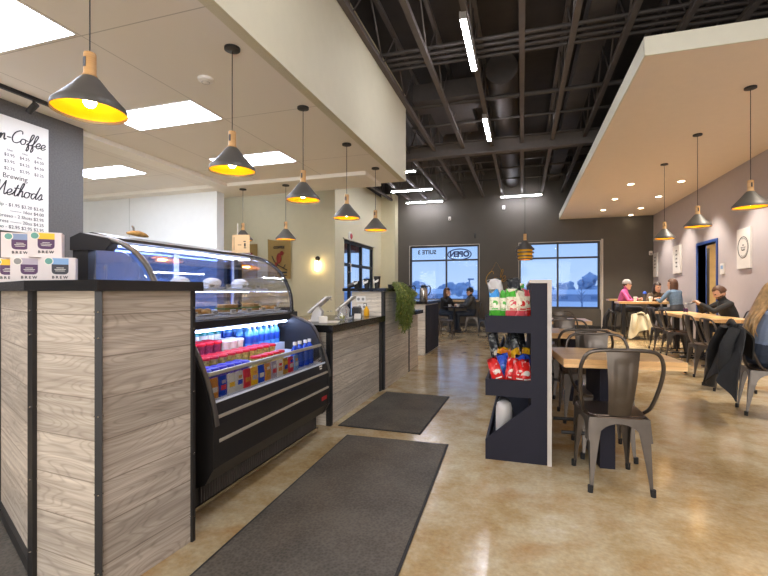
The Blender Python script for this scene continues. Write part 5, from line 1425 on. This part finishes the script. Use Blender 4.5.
    for a, ra, b, rb, k in cap:
        d = seg_dist(ctr, np.array(a), np.array(b)) - (ra + rb) / 2
        w_ = d < best; best[w_] = d[w_]; mi[w_] = idx[k]
    inv = np.array(hm4.inverted()); lc = ctr @ inv[:3, :3].T + inv[:3, 3]
    nearhead = (np.abs(lc[:, 2]) < .14) & (np.hypot(lc[:, 0], lc[:, 1]) < .13) & (mi == 0)
    for s in (-1, 1): mi[nearhead & (np.hypot((lc[:, 0] - s * .03) / 1.5, lc[:, 2] - .012) < .009) & (lc[:, 1] > .05)] = 4
    mi[nearhead & (np.abs(lc[:, 0]) < .022) & (np.abs(lc[:, 2] + .062) < .008) & (lc[:, 1] > .05)] = 5
    if beard: mi[nearhead & (lc[:, 2] < -.038) & (lc[:, 1] > -.01) & (mi == 0) & ~((np.abs(lc[:, 0]) < .026) & (np.abs(lc[:, 2] + .062) < .01))] = 6
    for k in mats_: me2.materials.append(M[k] if isinstance(k, str) else k)
    me2.polygons.foreach_set('material_index', mi); me2.polygons.foreach_set('use_smooth', [True] * nF)
    body = bpy.data.objects.new('body', me2); C.objects.link(body); body.parent = root
    return root, hm4, dict(P=P, u=u, fw=fw, neck=neck, chest=chest, S=S_)


def hair(root, hm4, mtl, length=0.0, vol=1.09, bun=False, seed=1, back=.0, name='hair', fringe=.45, low_z=-.35):
    """closed shell around the skull, pulled down behind and beside the face"""
    rg = random.Random(seed); m = MB()
    g = bmesh.ops.create_icosphere(m.bm, subdivisions=4, radius=1)
    for v in g['verts']:
        d = v.co.normalized(); face = d.y > .30 and d.z < fringe
        low = d.z < low_z
        r = Vector((d.x * .080, d.y * .103 - .008, d.z * .118 + .012)) * vol
        r *= 1 + .025 * math.sin(24 * d.x + 9 * d.z + seed) + rg.uniform(-.008, .008)
        if face: r = Vector((d.x * .062, d.y * .06, d.z * .10))
        elif length > 0 and d.z < .05:
            k = min(1, (.05 - d.z) / .6)
            r.z -= length * k * (1 - .25 * abs(d.x)); r.y -= back * k; r.x *= 1 + .25 * k
            if d.y > .05: r.y *= .6
        elif low: r = Vector((d.x * .058, d.y * .062 - .02, d.z * .075))
        v.co = hm4 @ r
    return m.build(name, mtl, root, smooth=80)


M.update(eye=mat('eye_dark', '2a1d17', .3), lip=mat('lip', 'b06a5c', .5), denim=mat('denim_dark', '2b3340', .8, var=.12, scale=40), denimjacket=mat('denim_jacket', '5f7388', .8, var=.15, scale=30), blackcloth=mat('black_cloth', '232221', .85, var=.12, scale=30, bump=.2, bscale=40),
         pinkknit=mat('pink_sweater', 'c4568e', .85, var=.08, scale=40), plaid=mat('plaid_shirt', '5b4a38', .85, var=.5, scale=26), puffer=mat('puffer_nylon', '3b3a38', .5, var=.15, scale=12, bump=.3, bscale=14), bluegrey=mat('blue_grey_sweater', '77849a', .9, var=.06, scale=40, bump=.15),
         charcoalcloth=mat('charcoal_trousers', '34353a', .85), hairbrown=mat('brown_hair', '5a3a24', .5, var=.3, scale=60), hairdark=mat('dark_hair', '33231a', .45, var=.3, scale=60), hairblond=mat('blond_hair', 'b08a58', .45, var=.35, scale=22), greyknit=mat('grey_beanie', '9d9792', .9, var=.12, scale=60, bump=.3), beigecloth=mat('beige_coat', 'c6bb9c', .85, var=.06, scale=10, bump=.2, bscale=30))

# bearded man with a phone
r_, hm, J = person('person with a short beard and black shirt looking down at a phone', (3.5, 9.0, 0), PI / 2 + .05, .48, .36, (.0, -.5), ((-.06, .55, .985), (.07, .53, .975)), 'blackcloth', 'denim', 'hairbrown', female=False, beard=True, grip=(.8, .8), knees=(.44, .40), feet=((-.14, .45, .085), (.14, .3, .085)))
hair(r_, hm, 'hairbrown', vol=1.05, seed=3, fringe=.5, low_z=-.22)
t = thing('mobile_phone', 'dark mobile phone held by the bearded man', 'phone', (0, 0, 0))
mt = Matrix.Translation((3.5, 9.0, 0)) @ Matrix.Rotation(PI / 2 + .05, 4, 'Z')
t.matrix_world = mt @ Matrix.Translation((0.01, .61, 1.0))
MB().box((0, 0, 0), (.085, .17, .009), (-.35 + PI * 0, 0, 0), .003).build('phone_body', 'black', t)
MB().box((0, .002, .0055), (.075, .15, .001), (-.35, 0, 0)).build('screen', 'grey', t)
# woman with long blond hair, back turned
r_, hm, J = person('person with very long blond hair and blue grey sweater, back turned', (2.29, 5.33, 0), -PI / 2 - .17, .45, .16, (-.1, -.3), ((-.12, .5, .80), (.14, .5, .80)), 'bluegrey', 'denim', 'hairblond', sc=1)
hair(r_, hm, 'hairblond', length=.42, vol=1.12, seed=5, back=.05)
lk = MB(); rg = random.Random(9)
for i in range(46):
    a = rg.uniform(-1, 1); x0 = a * .075
    p0 = hm @ Vector((x0, -.05 - .05 * (1 - a * a), .02)); L_ = rg.uniform(.42, .62)
    x1 = a * .17 + rg.uniform(-.02, .02)
    p2 = Vector((x1, -.135 + rg.uniform(-.02, .02) + .05 * abs(a), p0.z - L_))
    p1 = Vector((x0 * 1.5, p0.y - .055 + rg.uniform(-.01, .01), p0.z - L_ * .35))
    p15 = Vector((a * .16, -.11 + .02 * abs(a), p0.z - L_ * .7))
    lk.tube([tuple(p) for p in catmull([tuple(p0), tuple(p1), tuple(p15), tuple(p2)], 5)], [.016] * 4 + [.017] * 8 + [.012, .008, .006, .003], 6, flat=(.6, 1.3))
lk.build('hair_locks', 'hairblond', r_, smooth=80)
# woman in pink with a beanie
r_, hm, J = person('person in a pink sweater and grey knit hat at the high table', (2.52, 13.08, 0), -PI / 2 - .35, .65, .22, (-.1, -.05), ((-.05, .42, .98), (.16, .45, 1.0)), 'pinkknit', 'charcoalcloth', 'hairbrown', feet=((-.12, .32, .3), (.12, .30, .3)))
hair(r_, hm, 'hairbrown', vol=1.02, seed=2, fringe=.5)
m = MB(); g_ = bmesh.ops.create_icosphere(m.bm, subdivisions=4, radius=1)
for v in g_['verts']:
    d = v.co.normalized(); z = d.z * .12 + .03
    rr = Vector((d.x * .092, d.y * .115 - .012, max(z, .03 + .004 * math.sin(d.x * 9)) if d.z < 0 else z + .012)); v.co = hm @ (rr * (1.0 + .012 * math.sin(40 * math.atan2(d.y, d.x))))
m.build('knit_hat', 'greyknit', r_, smooth=80)
# dark haired woman behind the high table
r_, hm, J = person('person with dark hair in a brown plaid shirt behind the high table', (3.36, 13.35, 0), PI + .1, .62, .42, (.25, -.2), ((-.12, .5, 1.0), (.12, .5, 1.0)), 'plaid', 'charcoalcloth', 'hairdark', feet=((-.12, .32, .3), (.12, .30, .3)))
hair(r_, hm, 'hairdark', length=.13, vol=1.12, seed=4)
# denim jacket
r_, hm, J = person('person with brown hair in a faded denim jacket, back turned, at the high table', (3.52, 11.98, 0), .6, .65, .2, (.3, -.05), ((-.16, .42, 1.0), (.14, .42, 1.0)), 'denimjacket', 'charcoalcloth', 'hairbrown', feet=((-.12, .32, .3), (.12, .30, .3)), puffy=.012)
hair(r_, hm, 'hairbrown', length=.12, vol=1.13, seed=6)
# couple at the lettered window
r_, hm, J = person('person in a black sweater with brown hair, chin on hand, by the lettered window', (-2.26, 13.15, 0), -PI / 2 - .6, .45, .2, (.25, -.05), ((-.1, .4, .79), (.06, .26, 1.05)), 'blackcloth', 'denim', 'hairbrown')
hair(r_, hm, 'hairbrown', length=.16, vol=1.12, seed=8)
r_, hm, J = person('person in a dark puffer jacket and black cap facing the couple\'s small table', (-1.42, 13.12, 0), PI / 2 + .35, .45, .05, (.1, -.05), ((-.1, .42, .78), (.12, .38, .76)), 'puffer', 'denim', 'hairdark', female=False, puffy=.03)
hair(r_, hm, 'hairdark', vol=1.03, seed=7, fringe=.4, low_z=-.2)
m = MB(); g_ = bmesh.ops.create_icosphere(m.bm, subdivisions=4, radius=1)
for v in g_['verts']:
    d = v.co.normalized(); v.co = hm @ Vector((d.x * .088, d.y * .108 - .008, (d.z * .10 + .045) if d.z > 0 else .04 + d.z * .01))
cp_ = m.build('cap', 'black', r_, smooth=60)
m = MB().prism([(.07 * math.cos(a), .075 + .10 * math.sin(a)) for a in [PI * k / 12 for k in range(13)]], 'z', .04, .048).xf(hm)
m.build('cap_brim', 'black', cp_)


# coats hung over seats
def coat(loc, rz, zt, w0, w1, drop_out, drop_in, mtl, label, seed, skew=0):
    t = thing('hanging_coat', label, 'coat', loc, rz); rg = random.Random(seed)
    ph = [rg.uniform(0, 6) for _ in range(6)]

    def fn(u, v):
        """v 0 outside hem .. 1 inside hem, over the chair back (local -Y is outside)"""
        if v < .62:
            k = (1 - v / .62); z = zt - drop_out * k * (1 + .22 * math.sin(5 * u + ph[0]) * k); wd = w0 + (w1 - w0) * k ** .8; y = -.045 - .16 * k - .05 * k * math.sin(13 * u + ph[1]) - .02 * math.sin(23 * u + 3 * v + ph[2]) * k
        else:
            k = (v - .62) / .38; z = zt - drop_in * k; wd = w0 * (1 - .1 * k); y = -.045 + .075 * math.sin(min(1, k * 3) * PI / 2)
        z += .022 * math.sin(PI * min(1, abs(v - .62) < .05)) * 0
        x = (u - .5) * wd + skew * (1 - min(1, v / .62)) + .02 * math.sin(7 * v + ph[3]) * (1 - v)
        z -= .035 * (2 * abs(u - .5)) ** 2 * (1 if abs(v - .62) < .2 else .4)
        return Vector((x, y, z))
    m = MB(); m.grid(fn, 36, 40); bmesh.ops.recalc_face_normals(m.bm, faces=m.bm.faces); bmesh.ops.solidify(m.bm, geom=list(m.bm.faces), thickness=.012)
    m.build('coat_cloth', mtl, t, smooth=80)
    s_ = MB()
    def sl(u0, dx, L_):
        p = [fn(u0, .58) + Vector((0, -.03, .0)), fn(u0, .4) + Vector((dx * .5, -.05, 0)), fn(u0, .4) + Vector((dx, -.07, -L_ * .6)), fn(u0, .4) + Vector((dx * 1.1, -.06, -L_))]
        s_.tube([tuple(q) for q in catmull([tuple(q) for q in p], 6)], [.05] * 6 + [.055] * 7 + [.05] * 6, 10, flat=(.6, 1.1))
    sl(.2, -.06, .3); s_.build('sleeve', mtl, t, smooth=70); s_ = MB(); sl(.78, .05, .34); s_.build('sleeve', mtl, t, smooth=70)
    cl = MB().tube([fn(.3, .6) + Vector((0, -.02, .005)), fn(.5, .62) + Vector((0, -.03, .015)), fn(.7, .6) + Vector((0, -.02, .005))], [.02, .028, .02], 8)
    cl.build('collar', mtl, t, smooth=70)
    return t


coat((2.29 - .265, 5.2 - .11, 0), -PI / 2 - .17, .89, .70, 1.3, .60, .3, 'blackcloth', 'black coat draped over the chair back of the blond haired person', 3, skew=.04)
coat((2.78, 12.25, 0), .1, .655, .4, .6, .5, .1, 'beigecloth', 'pale beige coat hanging off a tall stool at the high table', 8)
coat((2.3, 13.0, 0), -PI / 2 - .2, .70, .3, .42, .5, .1, 'blackcloth', 'small black jacket hanging behind the person in pink', 12)

# ------------------------------------------------------------------ winter view outside
def tree(x, y, h, w_, label, group, bare=False):
    t = thing('winter_tree', label, 'tree', (x, y, -.2), 0, group); rg = random.Random(int(x * 13 + y * 7))
    MB().tube([(0, 0, 0), (.05, 0, h * .3), (0, 0, h * .75)], [h * .03, h * .022, h * .008], 6).build('trunk', 'treebark', t)
    if bare:
        m = MB()
        for i in range(26):
            a = rg.uniform(0, 6.28); z = h * rg.uniform(.3, .85); l_ = h * rg.uniform(.15, .3) * (1.1 - z / h)
            m.tube([(0, 0, z), (l_ * math.cos(a), l_ * math.sin(a), z + l_ * 1.2)], [.015, .004], 4)
        m.build('branches', 'treebark', t); return
    m = MB()
    for i in range(16):
        a = rg.uniform(0, 6.28); q = rg.uniform(0, .9)
        m.ico((w_ * .6 * q * math.cos(a), w_ * .6 * q * math.sin(a), h * rg.uniform(.3, .85)), w_ * rg.uniform(.12, .26), 2, (1, 1, .9), .3, rg=rg)
    m.build('crown', 'crown', t, smooth=60)


rg = random.Random(21)
for i in range(26):
    x = -44 + i * 3.6 + rg.uniform(-.5, .5); y = rg.choice((66, 73, 80))
    tree(x, y, rg.uniform(2.6, 4.4), rg.uniform(2.8, 3.6), 'bluish winter tree in the row across the snowy field', 'trees across the field')
tree(3.2, 27, 1.9, 1, 'thin bare sapling standing in the snow outside the right window', None, True)
for i, (x, y, w_, h) in enumerate(((-24, 60, 7, 2.0), (-13, 62, 6, 1.7), (-5, 61, 5, 1.5), (7, 63, 7, 1.6), (18, 61, 8, 1.9), (30, 64, 7, 1.7))):
    t = thing('distant_house', 'low snow roofed house across the field, %s of the row from the left' % ('first', 'second', 'third', 'fourth', 'fifth', 'last')[i], 'house', (x, y, -.2), 0, 'houses across the field')
    MB().b2(-w_ / 2, w_ / 2, -2, 2, 0, h * .6).build('house_wall', 'house', t)
    MB().prism([(-2.3, h * .6), (2.3, h * .6), (0, h)], 'x', -w_ / 2 - .2, w_ / 2 + .2).build('snow_roof', 'roofm', t)
    for k in (-1, 1): MB().b2(k * w_ * .25 - .4, k * w_ * .25 + .4, -2.03, -2, h * .2, h * .45).build('house_window', 'treebark', t)
t = thing('street_lamp', 'thin street lamp post outside the lettered window', 'street lamp', (-3.4, 30, -.2))
MB().tube([(0, 0, 0), (0, 0, 2.2)], .05, 6).build('post', 'treebark', t); MB().b2(-.1, .3, -.06, .06, 2.15, 2.25).build('lamp_head', 'treebark', t)
